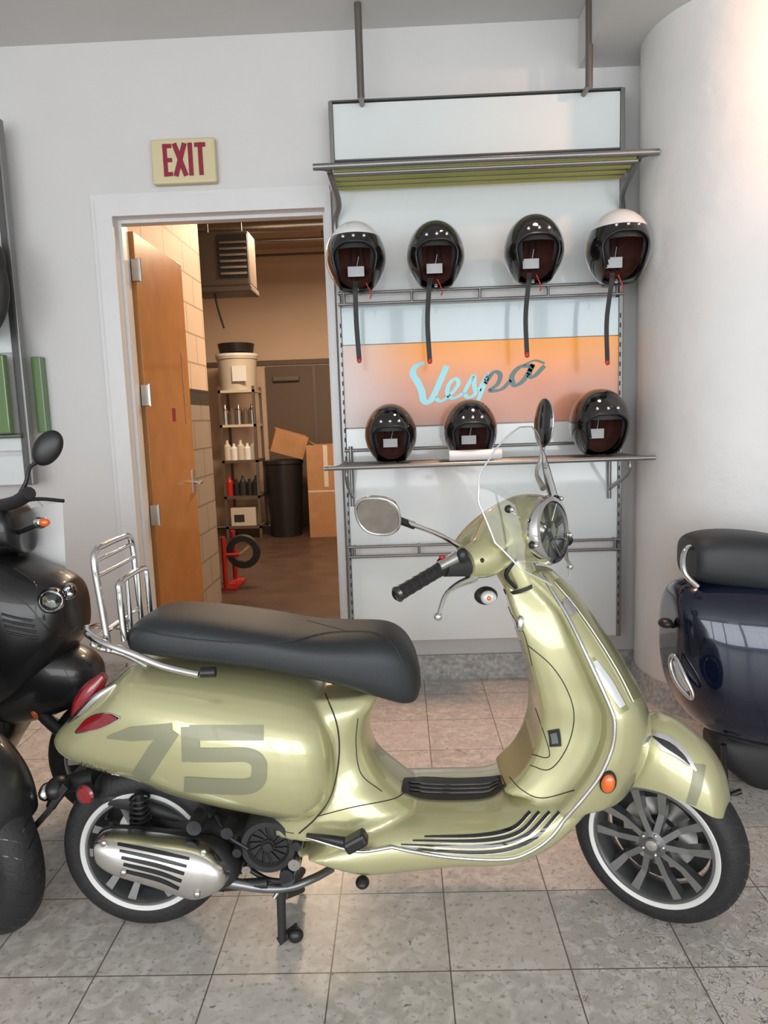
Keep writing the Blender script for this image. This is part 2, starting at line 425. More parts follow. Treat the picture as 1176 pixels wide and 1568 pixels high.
for k,(p0,p1,r,yy,m) in enumerate((((330,350),(520,342),0.06,7.6,M_steel),((330,372),(520,366),0.025,8.2,M_steel),((380,392),(520,400),0.015,9.2,M_heat))):
    A=T(*p0,yy);B=T(*p1,yy); B.z=A.z
    A.x-=0.6; B.x+=0.4
    pe=empty('ceiling_pipe',(A.x,yy,A.z))
    tube('run',[A,B],r,m,pe)
    for t in (0.3,0.75):
        C=A.lerp(B,t); tube('hanger',[C,(C.x,C.y,BZ)],0.006,M_heat,pe)
fl=T(455,333,6.9)
fe=empty('ceiling_light_fixture',(fl.x,6.9,BZ-0.25))
M_tubeL=mat('fluorescent',(1,0.9,0.75),0.5,emit=(1,0.78,0.52),es=4)
box('housing',(fl.x-0.6,6.82,fl.z+0.03),(fl.x+0.6,6.98,fl.z+0.09),M_white,fe,bev=0.01)
box('tube_cover',(fl.x-0.58,6.84,fl.z),(fl.x+0.58,6.96,fl.z+0.03),M_tubeL,fe)
for t in (-0.5,0.5): tube('hanger',[(fl.x+t,6.9,fl.z+0.08),(fl.x+t,6.9,BZ)],0.004,M_heat,fe)
A=T(318,362,6.6);B=T(395,450,6.6)
he=empty('unit_heater',(A.x,6.6,B.z))
box('case',(A.x-0.1,6.45,B.z+0.05),(B.x-0.03,6.75,A.z),M_heat,he,bev=0.02)
for k in range(6):
    z=B.z+0.14+k*(A.z-B.z-0.2)/6
    box('louvre_%d'%k,(A.x+0.14,6.41,z),(B.x-0.05,6.45,z+0.018),M_steel,he)
box('louvre_dark',(A.x+0.12,6.43,B.z+0.12),(B.x-0.04,6.449,A.z-0.03),M_blkm,he)
box('drip_tray',(A.x-0.12,6.43,B.z),(B.x-0.02,6.77,B.z+0.05),M_heat,he,bev=0.01)
tube('gas_line',[(A.x+0.05,6.5,B.z+0.02),(A.x+0.08,6.5,B.z-0.15),(A.x+0.12,6.5,B.z-0.3)],0.01,M_blkm,he)
for t in (0,0.3): tube('hanger',[(A.x+t,6.6,A.z-0.01),(A.x+t,6.6,BZ)],0.008,M_heat,he)
sy=8.6
A=T(333,595,sy);B=T(400,812,sy)
she=empty('storage_shelf',(A.x,sy,0))
for x in (A.x,B.x-0.02):
    for y in (sy,sy+0.42):
        box('post',(x,y,0),(x+0.03,y+0.03,A.z+0.02),M_heat,she)
lev=[T(365,p,sy).z for p in (597,650,705,760,806)]
for k,z in enumerate(lev):
    box('shelf_%d'%k,(A.x,sy,z-0.03),(B.x+0.01,sy+0.45,z),M_bucket if k<2 else M_heat,she)
def bottle(c,r,h,m,parent):
    lathe('bottle',[(0.001,0),(r,0),(r,h*0.7),(r*0.4,h*0.85),(r*0.35,h),(0.001,h)],m,parent,M=Matrix.Translation(Vector(c))@Matrix.Rotation(math.pi/2,4,'X'),seg=14)
bt=empty('supply_bottles',(A.x,sy,lev[1]))
nb_=5; stp=(B.x-A.x-0.10)/(nb_-1)
for k,z in enumerate((lev[1],lev[2],lev[3])):
    for i in range(nb_):
        bottle((A.x+0.05+i*stp,sy+0.1,z+0.001),0.045,0.24-0.04*(i%2),[M_steel,M_bucket,M_blkm,M_heat,M_paper,M_blk][(i*3+k)%6] if not(k==2 and i==0) else M_rcv,bt)
cb_=empty('supply_carton',(A.x,sy,lev[4])); box('carton',(A.x+.06,sy+.02,lev[4]+.001),(B.x-.06,sy+.3,lev[4]+.22),M_bucket,cb_,bev=.004); box('label',(A.x+.1,sy+.017,lev[4]+.05),(B.x-.2,sy+.02,lev[4]+.14),M_blkm,cb_)
bk=empty('plastic_bucket',(A.x,sy,lev[0]))
w_=(B.x-A.x)
MB=Matrix.Translation(Vector((A.x+w_*0.48,sy+0.22,lev[0]+0.001)))@Matrix.Rotation(math.pi/2,4,'X')
lathe('pail',[(0.001,0),(0.21,0),(0.235,0.36),(0.25,0.37),(0.25,0.40),(0.001,0.40)],M_bucket,bk,M=MB,seg=40)
lathe('rim_lid',[(0.001,0.40),(0.255,0.40),(0.255,0.43),(0.001,0.45)],M_white,bk,M=MB,seg=40)
lathe('black_pan',[(0.001,0.45),(0.20,0.45),(0.22,0.55),(0.21,0.555),(0.001,0.56)],M_blk,bk,M=MB,seg=40)
box('label',(A.x+w_*0.45,sy-0.03,lev[0]+0.1),(A.x+w_*0.85,sy-0.012,lev[0]+0.28),M_paper,bk)
tc_=T(440,808,8.8); tx=tc_.x
th=T(440,705,8.6).z
te=empty('trash_can',(tx,8.8,0))
lathe('bin',[(0.001,0),(0.19,0),(0.235,th-0.05),(0.245,th-0.04),(0.245,th),(0.001,th)],M_blk,te,M=Matrix.Translation(Vector((tx,8.75,0.0)))@Matrix.Rotation(math.pi/2,4,'X'),seg=32)
ce=empty('cardboard_box',(tx,8.8,th+.1))
MC=Matrix.Translation(Vector((tx+0.03,8.75,th+0.075)))@Matrix.Rotation(18*D2R,4,'Y')@Matrix.Rotation(15*D2R,4,'Z')
box('carton',(-0.20,-0.17,0),(0.20,0.17,0.27),M_card,ce,M=MC)
box('flap',(0.20,-0.17,0.262),(0.34,0.17,0.268),M_card,ce,M=MC@Matrix.Rotation(12*D2R,4,'Y'))
p=T(476,806,8.6); tz=T(473,745,8.6).z; tz2=T(473,682,8.6).z
c2=empty('cardboard_box',(p.x,8.6,0)); box('carton',(p.x,8.5,0),(p.x+0.6,9.0,tz),M_card,c2); box('tape',(p.x+0.001,8.499,tz*0.9),(p.x+0.599,8.5,tz*0.93),M_bucket,c2)
c3=empty('cardboard_box',(p.x,8.6,tz)); box('carton',(p.x,8.5,tz),(p.x+0.55,9.0,tz2),M_card,c3); box('tape',(p.x+0.2,8.498,tz),(p.x+0.25,8.5,tz2),M_bucket,c3)
hp=T(352,905,5.9)
hte=empty('hand_truck',(hp.x,5.9,0))
tz=T(352,822,5.9).z
tube('rail',[(hp.x-0.03,5.9,0.03),(hp.x-0.03,5.9,tz)],0.022,M_rcv,hte)
tube('rail_far',[(hp.x-0.03,6.25,0.03),(hp.x-0.03,6.25,tz)],0.022,M_rcv,hte)
box('toe_plate',(hp.x-0.05,5.88,0.0),(hp.x+0.06,6.27,0.02),M_rcv,hte)
lathe('tyre',[(0.09,-0.03),(0.14,-0.03),(0.15,0),(0.14,0.03),(0.09,0.03)],M_rub,hte,M=Matrix.Translation(Vector((hp.x+0.10,6.05,0.30))),closed=True,seg=32)
tube('axle',[(hp.x+0.10,5.9,0.30),(hp.x+0.10,6.25,0.30)],0.015,M_steel,hte)
tube('axle_arm',[(hp.x-0.03,5.9,0.30),(hp.x+0.10,5.9,0.30)],0.015,M_rcv,hte)

# ============================================================ EXIT SIGN
se_=empty('exit_sign',(0,0,0)); 
A=Vector((T(234,250,WY-0.02).x,0,T(283,214,WY-0.02).z)); B=Vector((T(332,250,WY-0.02).x,0,T(283,283,WY-0.02).z))
se_.location=((A.x+B.x)/2,WY-0.02,(A.z+B.z)/2); se_.matrix_world=Matrix.Translation(se_.location)
box('plate',(A.x,WY-0.045,B.z),(B.x,WY-0.001,A.z),M_cream,se_,bev=0.010,seg=3)
W=B.x-A.x;H=A.z-B.z
zb=B.z+0.16*H; zt=B.z+0.88*H; lh=zt-zb
def seg2(p,q,t):
    p=Vector((p[0],0,p[1]));q=Vector((q[0],0,q[1]));d=(q-p).normalized();n=Vector((-d.z,0,d.x))*t/2
    return [p+n,q+n,q-n,p-n]
lx=A.x+0.19*W; lw=0.14*W; gp=0.055*W; ts=0.021
ecount=[0]
def addseg(p,q,t=ts):
    ecount[0]+=1
    yy=WY-0.047-0.0004*ecount[0]
    pts=[v+Vector((0,yy,0)) for v in seg2(p,q,t)]
    quad('letter_stroke',pts,M_signred,se_,th=WY-0.0452-yy)
x=lx
addseg((x+ts/2,zb),(x+ts/2,zt)); 
for v in (zb+ts/2,(zb+zt)/2,zt-ts/2): addseg((x,v),(x+lw,v),ts*0.9)
x=lx+lw+gp*0.8
addseg((x,zb),(x+lw*1.15,zt),ts*1.1); addseg((x,zt),(x+lw*1.15,zb),ts*1.1)
x+=lw*1.15+gp*0.9
addseg((x+ts/2,zb),(x+ts/2,zt))
x+=ts+gp*0.7
addseg((x+lw*0.6,zb),(x+lw*0.6,zt)); addseg((x,zt-ts/2),(x+lw*1.2,zt-ts/2),ts*0.9)

# ============================================================ DISPLAY RACK
PY=3.60
rk=empty('display_rack',(T(735,500,PY).x,PY,0))
rl=T(519,400,PY).x; rr_=T(948,400,PY).x
ztop=T(735,145,PY).z; zbt=T(735,979,PY).z
xm=735
def zr(py,y=PY): return T(xm,py,y).z
box('backing',(rl+0.01,PY+0.02,zbt+0.01),(rr_-0.01,WY-0.012,ztop-0.01),M_wall,rk)
for nm,x in (('post_l',rl-0.02),('post_r',rr_)):
    box(nm,(x,PY-0.01,zbt),(x+0.02,PY+0.05,ztop),M_rack,rk,bev=0.003)
slots=[]
for k in range(34):
    z=zr(960)+k*(zr(480)-zr(960))/34
    slots.append(((rl-0.008,PY-0.0115,z),(rl-0.002,PY-0.0095,z+0.022)))
    slots.append(((rr_+0.002,PY-0.0115,z),(rr_+0.008,PY-0.0095,z+0.022)))
boxes('slots',slots,M_blkm,rk)
def panel(nm,p0,p1,m):
    box(nm,(rl,PY,zr(p1)+0.003),(rr_,PY+0.018,zr(p0)-0.003),m,rk,bev=0.002)
panel('header_panel',148,236,M_panel)
boxes('header_frame',[((rl-0.010,PY-0.004,zr(146)-0.002),(rr_+0.010,PY+0.02,zr(146)+0.006)),((rl-0.010,PY-0.004,zr(236)-0.006),(rr_+0.010,PY+0.02,zr(236)+0.001)),
   ((rl-0.010,PY-0.004,zr(236)),(rl,PY+0.02,zr(146))),((rr_,PY-0.004,zr(236)),(rr_+0.010,PY+0.02,zr(146)))],M_frame,rk)
panel('panel_1',238,446,M_panel); panel('panel_2',462,522,M_panelb)
panel('panel_4',649,832,M_panel); panel('panel_5',849,979,M_panel)
def postermat():
    m=bpy.data.materials.new('poster_print'); m.use_nodes=True; nt=m.node_tree; L=nt.links.new
    b=nt.nodes['Principled BSDF']; b.inputs['Roughness'].default_value=0.16; b.inputs['Specular IOR Level'].default_value=0.35
    tc=nt.nodes.new('ShaderNodeTexCoord'); sx=nt.nodes.new('ShaderNodeSeparateXYZ'); L(tc.outputs['Object'],sx.inputs[0])
    mz=nt.nodes.new('ShaderNodeMapRange'); mz.inputs[1].default_value=zr(649); mz.inputs[2].default_value=zr(521); L(sx.outputs[2],mz.inputs[0])
    r=nt.nodes.new('ShaderNodeValToRGB'); e=r.color_ramp.elements
    e[0].position=0; e[0].color=(0.60,0.30,0.21,1); e[1].position=1; e[1].color=(1.0,0.37,0.03,1)
    x=e.new(0.45); x.color=(0.68,0.29,0.18,1); x=e.new(0.8); x.color=(0.95,0.36,0.09,1)
    L(mz.outputs[0],r.inputs[0])
    mx_=nt.nodes.new('ShaderNodeMapRange'); mx_.inputs[1].default_value=rl+0.03; mx_.inputs[2].default_value=rl+0.42; L(sx.outputs[0],mx_.inputs[0])
    mx=nt.nodes.new('ShaderNodeMix'); mx.data_type='RGBA'; mx.inputs[6].default_value=(0.64,0.56,0.54,1)
    ad=nt.nodes.new('ShaderNodeMath'); ad.operation='ADD'; ad.use_clamp=True; ad.inputs[1].default_value=0.12; L(mx_.outputs[0],ad.inputs[0])
    L(ad.outputs[0],mx.inputs[0]); L(r.outputs[0],mx.inputs[7]); L(mx.outputs[2],b.inputs['Base Color'])
    return m
box('poster',(rl,PY-0.001,zr(649)+0.003),(rr_,PY+0.018,zr(521)-0.003),postermat(),rk)
def script(pts,w,m):
    Q=cr(pts,8); c=[T(a,b,PY-0.003) for a,b in Q]; vs=[];fs=[]
    for i,p in enumerate(c):
        d=c[min(i+1,len(c)-1)]-c[max(i-1,0)]; d.normalize(); n=Vector((-d.z,0,d.x))
        k=w*(0.45+0.55*abs(n.x*0.8+n.z*0.25)); vs+=[p+n*k,p-n*k]
    for i in range(len(c)-1): fs.append((2*i,2*i+1,2*i+3,2*i+2))
    mk('script_letter',vs,fs,m,rk,smooth=False)
script([(650,556),(638,560),(632,572),(640,586),(646,600),(648,612),(656,616),(664,606),(674,584),(684,560)],0.019,M_teal)
script([(666,610),(676,614),(690,604),(702,588),(697,580),(688,588),(685,602),(694,610),(710,602)],0.013,M_teal)
script([(710,602),(722,580),(726,576),(726,590),(728,602),(718,609),(710,603)],0.013,M_teal)
script([(732,600),(748,572),(738,598),(724,634)],0.013,M_teal)
script([(741,590),(756,570),(766,574),(762,588),(750,598),(768,596),(782,582)],0.013,M_teald)
script([(812,560),(796,562),(784,576),(788,590),(802,582),(816,558),(810,574),(818,576),(834,560)],0.015,M_teald)
script([(800,560),(818,552),(834,556)],0.007,M_teald)
fz=T(745,244,3.30).z
fxl=T(503,256,3.30).x; fxr=T(985,232,3.30).x
tube('canopy_front_rail',[(fxl,3.52,fz),(fxl,3.33,fz),(fxl+0.03,3.30,fz),(fxr-0.03,3.30,fz),(fxr,3.33,fz),(fxr,3.52,fz)],0.014,M_rack,rk,n=4)
tube('canopy_front_rail_low',[(fxl+0.02,3.31,fz-0.03),(fxr-0.02,3.31,fz-0.03)],0.008,M_rack,rk)
for k in range(7):
    y=3.345+k*0.034
    tube('canopy_slat_%d'%k,[(fxl+0.02,y,fz-0.014),(fxr-0.02,y,fz-0.014)],0.0145 if k%2==0 else .009,M_slat if k%2==0 else M_rack,rk)
for x in (fxl,fxr):
    tube('canopy_bracket',[(x,3.36,fz-0.01),(x+(0.05 if x<0 else -0.05)*0.5,3.50,fz-0.10),(rl-0.01 if x<0.2 else rr_+0.01,3.58,fz-0.17),(rl-0.01 if x<0.2 else rr_+0.01,3.59,fz-0.36)],0.013,M_rack,rk)
def railpair(p0,p1,y=3.565,r=0.007):
    za,zb_=zr(p0,y),zr(p1,y)
    for z in (za,zb_): tube('rail',[(rl-0.01,y,z),(rr_+0.01,y,z)],r,M_rack,rk)
    for k in range(5):
        x=rl+0.02+k*(rr_-rl-0.04)/4
        tube('rail_tie',[(x,y,za),(x,y,zb_)],r,M_rack,rk); tube('rail_stub',[(x,y,za),(x,PY+0.005,za)],r,M_rack,rk)
railpair(441,458); railpair(832,847); 
shz=T(750,709,3.22).z
sxl=T(519,716,3.22).x; sxr=T(980,701,3.22).x
tube('shelf_rail',[(sxl,3.56,shz),(sxl,3.25,shz),(sxl+0.03,3.22,shz),(sxr-0.03,3.22,shz),(sxr,3.25,shz),(sxr,3.56,shz)],0.011,M_rack,rk,n=4)
for k in range(7):
    y=3.26+k*0.045; tube('shelf_rod_%d'%k,[(sxl,y,shz),(sxr,y,shz)],0.006,M_rack,rk)
for x in (sxl+0.03,sxr-0.03):
    tube('shelf_strut',[(x,3.27,shz-0.005),(x,3.29,shz-0.07),(x,3.55,shz-0.16),(x,3.59,shz-0.17)],0.010,M_rack,rk)
    tube('shelf_strut_b',[(x,3.585,shz+0.08),(x,3.585,shz-0.22)],0.010,M_rack,rk)
tube('shelf_back_rail',[(sxl,3.585,shz+0.06),(sxr,3.585,shz+0.06)],0.008,M_rack,rk)
M_pipe=mat('galvanised_pipe',(0.22,0.20,0.18),0.35,0.8)
for px in (551,902):
    x=T(px,100,3.5).x
    tube('hanger_pipe',[(x,3.50,ztop-0.035),(x,3.50,CZ)],0.017,M_pipe,rk)
    tube('hanger_elbow',[(x,3.50,ztop-0.02),(x,PY+0.02,ztop-0.02)],0.012,M_pipe,rk)
pr=empty('paper_roll',(0,3.26,shz)); A=T(688,712,3.26);B=T(768,708,3.26)
tube('roll',[(A.x,3.26,shz+0.036),(B.x,3.26,shz+0.036)],0.024,M_paper,pr,seg=24)

# ============================================================ HELMETS
HY=3.36
def helmet(px,py,hw,style,hang,y=HY,rotz=0.0,wz_=0.5,side=0):
    R=hw/FPX*(y*0.99)
    c=T(px,py,y)
    if hang is None:
        c.z=shz+0.006+R*1.06
    e=empty('open_face_helmet',c)
    Mx=Matrix.Translation(c)@Matrix.Rotation(rotz,4,'Z')
    U,V=72,44
    def shell(sc,z0=-1.0):
        rows=[]
        for i in range(V+1):
            th=math.pi*i/V
            row=[]
            for jx in range(U):
                ph=2*math.pi*jx/U
                x=math.sin(th)*math.cos(ph); yy=math.sin(th)*math.sin(ph); z=math.cos(th)
                X=x*R*sc*(0.98-0.10*max(0,-z-0.1)); Y=yy*R*sc*1.12; Z=z*R*sc*1.16
                zb=-1.02*R+ (0.25*R*max(0,yy) )
                if Z<zb: Z=zb+(Z-zb)*0.12
                row.append(Vector((X,Y,Z)))
            rows.append(row)
        return rows
    rows=shell(1.0)
    vs=[];fs=[];mi=[]
    for r in rows: vs+=r
    def inopen(v):
        if v.y>-0.12*R: return False
        u=v.x/R; w=v.z/R
        top=0.34
        if w>top: return False
        if w>-0.1:
            return (abs(u)/0.68)**2.6+((w+0.1)/(top+0.1))**2.6<1
        return abs(u)<0.68-0.16*min(1,max(0,(-w-0.1)/0.9))
    for i in range(V):
        for k in range(U):
            f=(i*U+k,i*U+(k+1)%U,(i+1)*U+(k+1)%U,(i+1)*U+k)
            cen=sum((vs[q] for q in f),Vector())/4
            if inopen(cen) or cen.z<-1.03*R and abs(cen.x)<0.68*R and abs(cen.y)<0.85*R: continue
            fs.append(f)
            if style=='white': mi.append(1 if cen.z>wz_*R or cen.y>0.05*R or (side*cen.x>0.74*R and cen.y>-0.45*R) else 0)
            else: mi.append(0)
    me=bpy.data.meshes.new('shell'); me.from_pydata([tuple(v) for v in vs],[],fs)
    me.materials.append(M_gls); me.materials.append(M_white)
    for p_,m_ in zip(me.polygons,mi): p_.material_index=m_; p_.use_smooth=True
    bm=bmesh.new(); bm.from_mesh(me)
    bmesh.ops.remove_doubles(bm,verts=bm.verts,dist=1e-5)
    bmesh.ops.delete(bm,geom=[v for v in bm.verts if not v.link_faces],context='VERTS')
    bmesh.ops.recalc_face_normals(bm,faces=bm.faces)
    bv=[v for v in bm.verts if v.is_boundary]
    for _ in range(3):
        new={}
        for v in bv:
            nb=[ed.other_vert(v) for ed in v.link_edges if ed.is_boundary]
            if len(nb)==2: new[v]=(v.co*0.4+(nb[0].co+nb[1].co)*0.3)
        for v,co in new.items(): v.co=co
    loops=[]; seen=set()
    for ed in bm.edges:
        if ed.is_boundary and ed not in seen:
            lp=[ed.verts[0]]; cur=ed.verts[1]; seen.add(ed)
            while cur!=lp[0]:
                lp.append(cur); nx=[x for x in cur.link_edges if x.is_boundary and x not in seen]
                if not nx: break
                seen.add(nx[0]); cur=nx[0].other_vert(cur)
            if len(lp)>20: loops.append([v.co.copy() for v in lp])
    bm.to_mesh(me); bm.free()
    me.transform(Mx); o=link(bpy.data.objects.new('shell',me),e)
    for lp in loops:
        tube('edge_trim',lp,0.0045,M_blk,e,straight=True,cyc=True,seg=8,M=Mx)
    lr=shell(0.90); vs=[];fs=[]
    for r in lr: vs+=r
    for i in range(V):
        for k in range(U):
            f=(i*U+k,i*U+(k+1)%U,(i+1)*U+(k+1)%U,(i+1)*U+k)
            cen=sum((vs[q] for q in f),Vector())/4
            u=cen.x/R; w=cen.z/R
            if cen.y<-0.1*R and w<0.16 and abs(u)<0.48: continue
            if w<-0.85 and abs(u)<0.55: continue
            fs.append(f)
    mk('padding_liner',vs,fs,M_blkm,e,M=Mx)
    lr=shell(0.80); vs=[];fs=[]
    for r in lr: vs+=r
    for i in range(V):
        for k in range(U):
            f=(i*U+k,i*U+(k+1)%U,(i+1)*U+(k+1)%U,(i+1)*U+k)
            cen=sum((vs[q] for q in f),Vector())/4
            if cen.y<-0.02*R and cen.z/R<0.6: continue
            fs.append(f)
    mk('lining',vs,fs,M_brown,e,M=Mx)
    box('size_label',(-0.30*R,0.30*R,-0.50*R),(0.24*R,0.31*R,-0.18*R),M_paper,e,M=Mx@Matrix.Rotation(0.06,4,'X'))
    for s in (-.22,.0,.22): tube('lining_seam',[(s*R,0.70*R,-0.5*R),(s*R,0.74*R,0.0*R),(s*.8*R,0.55*R,0.5*R)],0.0022,M_blk,e,M=Mx)
    tube('label_string',[(0,.30*R,-.2*R),(0.01,.35*R,.15*R)],.0015,M_paper,e,M=Mx)
    for s in (-0.42,0,0.42):
        zz=0.50*R; x=math.sin(s)*0.80*R
        yv=-math.sqrt(max(0,1-(zz/(1.16*R))**2-(x/(0.98*R))**2))*1.12*R
        ellip('snap',(x,yv-0.002,zz),(0.008,0.005,0.008),M_chr,e,M=Mx,seg=12)
    if hang is not None:
        z0=-0.95*R
        dx=(hang[0]-px)/FPX*y; dz=(py-hang[1])/FPX*y
        vs=[];P=cr([(dx*0.6,-0.35*R,-0.75*R),(dx*0.8,-0.5*R,z0-0.03),(dx,-0.35*R,(z0+dz)/2),(dx+0.006,-0.3*R,dz)],6)
        for q_ in P: vs+=[(q_[0]-0.011,q_[1],q_[2]),(q_[0]+0.011,q_[1]+0.004,q_[2])]
        mk('chin_strap',vs,[(2*i,2*i+1,2*i+3,2*i+2) for i in range(len(P)-1)],M_blkm,e,M=Mx,smooth=False)
        ellip('strap_tip',(dx+0.006,-0.3*R,dz),(0.011,0.004,0.012),M_rcv,e,M=Mx,seg=12)
        tube('d_ring_strap',[(dx+0.05,-0.3*R,-0.8*R),(dx+0.07,-0.3*R,z0-0.03),(dx+0.065,-0.3*R,z0-0.05)],0.003,M_rcv,e,M=Mx)
        tube('hook_arm',[(c.x,3.60,c.z-0.80*R),(c.x,3.50,c.z-0.90*R),(c.x,HY+.02,c.z-0.93*R)],0.008,M_rack,e)
    return e
helmet(545,397,46,'white',(543,545),wz_=.60,side=-1); helmet(667,393,44,'b',(652,545)); helmet(817,385,45,'b',(802,535)); helmet(946,382,48,'white',(926,545),wz_=.52,side=1)
helmet(598,655,41,'b',None); helmet(720,652,42,'b',None); helmet(918,646,46,'b',None)

# ============================================================ LEFT RACK (partial)
lk=empty('display_rack',(T(0,500,PY).x,PY,0))
lx1=T(41,600,PY).x
zt_=T(20,180,PY).z; zb_=T(50,742,PY).z
box('post',(lx1-0.045,PY-0.02,zb_),(lx1,PY+0.03,zt_),M_rack,lk,bev=0.004)
box('post_front',(lx1-0.040,PY-0.024,zb_),(lx1-0.012,PY-0.019,zt_-0.01),M_frame,lk)
ll=lx1-1.4
for k,(p0,p1) in enumerate(((190,296),(300,540),(668,690),(695,742))):
    box('panel_%d'%k,(ll,PY-0.01,T(20,p1,PY).z),(lx1-0.045,PY+0.01,T(20,p0,PY).z-0.01),M_panel,lk)
box('back',(ll,PY+0.012,zb_),(lx1-0.045,WY-0.002,zt_-0.02),M_wall,lk)
for p_ in (282,668): 
    z=T(5,p_,PY-0.05).z; tube('rail',[(ll,PY-0.04,z),(lx1-0.03,PY-0.04,z)],0.012,M_rack,lk)
box('case',(lx1-0.42,PY-0.10,T(10,664,PY-0.1).z),(lx1-0.05,PY-0.055,T(10,542,PY-0.1).z),M_green,lk,bev=0.006)
box('case_side',(lx1+0.004,PY+0.06,T(10,664,PY).z),(lx1+0.052,WY-0.002,T(10,546,PY).z),M_green,lk,bev=0.004)
box('pack',(lx1-0.36,PY-0.105,T(10,655,PY-0.1).z),(lx1-0.16,PY-0.099,T(10,560,PY-0.1).z),M_blkm,lk)
jk=empty('black_riding_jacket',(T(-20,420,3.42).x,3.42,T(0,430,3.42).z))
ellip('torso',T(-40,440,3.42),(0.165,0.07,0.24),M_blkm,jk); ellip('shoulder',T(-25,400,3.42),(0.10,0.06,0.12),M_blkm,jk)

# ============================================================ MAIN SCOOTER
YC=1.88
sc=empty('motor_scooter',(T(590,1400,YC).x,YC,0))
def stn(px,top,bot,w,e=2.4,kt=0.3,kb=0.7,dyt=None):
    yt=YC-kt*w if dyt is None else YC+dyt
    x=T(px,(top+bot)/2,YC-0.6*w).x
    return (x,T(px,top,yt).z,T(px,bot,YC-kb*w).z,w,e,YC)
def merge(parts):
    vs=[];fs=[]
    for a,b in parts:
        k=len(vs); vs+=a; fs+=[tuple(k+i for i in f) for f in b]
    return vs,fs
rear=[stn(84,1126,1142,.022),stn(94,1110,1160,.055),stn(120,1086,1179,.095),stn(160,1050,1196,.135),stn(200,1020,1211,.165),stn(260,1018,1236,.198),
      stn(330,1024,1256,.22),stn(400,1034,1270,.226),stn(450,1044,1277,.220),stn(486,1058,1268,.200),stn(506,1078,1247,.172),stn(518,1100,1215,.12)]
rear=[(a,b,c,d,2.5,f) for a,b,c,d,e,f in rear]
pr_=xloft_data(rear,6,48)
def zsec(z,xf,xb,w,e=2.8,seg=40):
    xc=(xf+xb)/2;h=(xf-xb)/2
    return [Vector((xc+h*se(2*math.pi*k/seg,e)[0],YC+w*se(2*math.pi*k/seg,e)[1],z)) for k in range(seg)]
post=[(585,1062,.10),(580,1080,.125),(571,1100,.132),(567,1130,.132),(574,1160,.134),(590,1183,.142),(612,1203,.155),(640,1225,.165)]
xb=T(400,1150,YC).x
P=cr([(T(px,py,YC-0.07).z,T(px,py,YC-0.07).x,w) for px,py,w in post],5)
zc_=P[-1][0]-0.06
rings=[zsec(z,x,xb,w) for z,x,w in P]+[zsec(zc_,P[-1][1],xb,P[-1][2])]
pp_=grid(rings)
fb=[stn(458,1268,1283,.15),stn(480,1250,1305,.185),stn(520,1225,1331,.20),stn(560,1214,1345,.20),stn(600,1207,1343,.20),stn(650,1206,1337,.20),
    stn(700,1206,1331,.20),stn(760,1204,1330,.20),stn(800,1190,1322,.20),stn(840,1172,1300,.205),stn(875,1150,1264,.205),stn(905,1130,1225,.19),stn(925,1120,1190,.14)]
fb=[(a,T(p_,t_,YC).z,c,d,2.5,f) for (a,b,c,d,e,f),(p_,t_) in zip(fb,((458,1268),(480,1252),(520,1228),(560,1214),(600,1207),(650,1206),(700,1206),(760,1204),(800,1190),(840,1172),(875,1150),(905,1130),(925,1120)))]
pf_=xloft_data(fb,5,48)
edge=[(828,876,.05),(850,912,.09),(870,945,.125),(892,990,.165),(915,1040,.195),(935,1085,.213),(941,1108,.22),(937,1145,.22),(920,1185,.22),(896,1218,.215),(868,1250,.21)]
nose=[(842,868),(880,905),(930,975),(965,1030),(984,1075),(985,1110),(975,1150),(950,1190),(918,1225),(880,1255)]
rearl=[(768,880),(775,905),(790,955),(808,1010),(820,1060),(823,1100),(814,1140),(796,1172),(772,1195),(760,1215),(750,1260)]
def zint(tab,z):
    if z>=tab[0][0]: return tab[0][1:]
    for a,b in zip(tab,tab[1:]):
        if b[0]<=z<=a[0]:
            t=(a[0]-z)/max(1e-6,a[0]-b[0]); return tuple(x+(y-x)*t for x,y in zip(a[1:],b[1:]))
    return tab[-1][1:]
te_=[]; 
for px,py,w in edge: 
    p=T(px,py,YC-w); te_.append((p.z,p.x,w))
te_=cr(te_,5); tn_=cr([(T(px,py,YC).z,T(px,py,YC).x) for px,py in nose],5); tr_=cr([(T(px,py,YC-.05).z,T(px,py,YC-.05).x) for px,py in rearl],5)
ztp=te_[0][0]; zlo=te_[-1][0]
rings=[]
NS=44
for i in range(NS+1):
    z=ztp+(zlo-ztp)*i/NS
    xe,w=zint(te_,z); xn=zint(tn_,z)[0]; xr=zint(tr_,z)[0]
    xn=max(xn,xe+0.02)
    ring=[]
    for k in range(24):
        t=-math.pi/2+math.pi*k/24
        ring.append(Vector((xe+(xn-xe)*max(0,math.cos(t))**0.85,YC+w*math.sin(t),z)))
    for k in range(24):
        s=1-2*k/24; a_=abs(s)
        if a_<0.42: bmp=1
        elif a_>0.84: bmp=0
        else:
            u=(0.84-a_)/0.42; bmp=u*u*(3-2*u)
        if w<0.12: bmp=max(bmp,(1-a_*a_)*(0.12-w)/0.07)
        ring.append(Vector((xe-0.016-(xe-0.016-xr)*bmp,YC+w*s,z)))
    rings.append(ring)
ps_=grid(rings)
vs,fs=merge([pr_,pp_,pf_,ps_])
body=mk('body_shell',vs,fs,M_paint,None)
md=body.modifiers.new('r','REMESH'); md.mode='VOXEL'; md.voxel_size=0.006; md.use_smooth_shade=True
md=body.modifiers.new('s','SMOOTH'); md.factor=0.5; md.iterations=6
dg=bpy.context.evaluated_depsgraph_get(); dg.update()
me=bpy.data.meshes.new_from_object(body.evaluated_get(dg))
bpy.data.objects.remove(body)
for p_ in me.polygons: p_.use_smooth=True
me.materials.clear(); me.materials.append(M_paint)
body=link(bpy.data.objects.new('body_shell',me),sc)
BV=bvh_of(body)
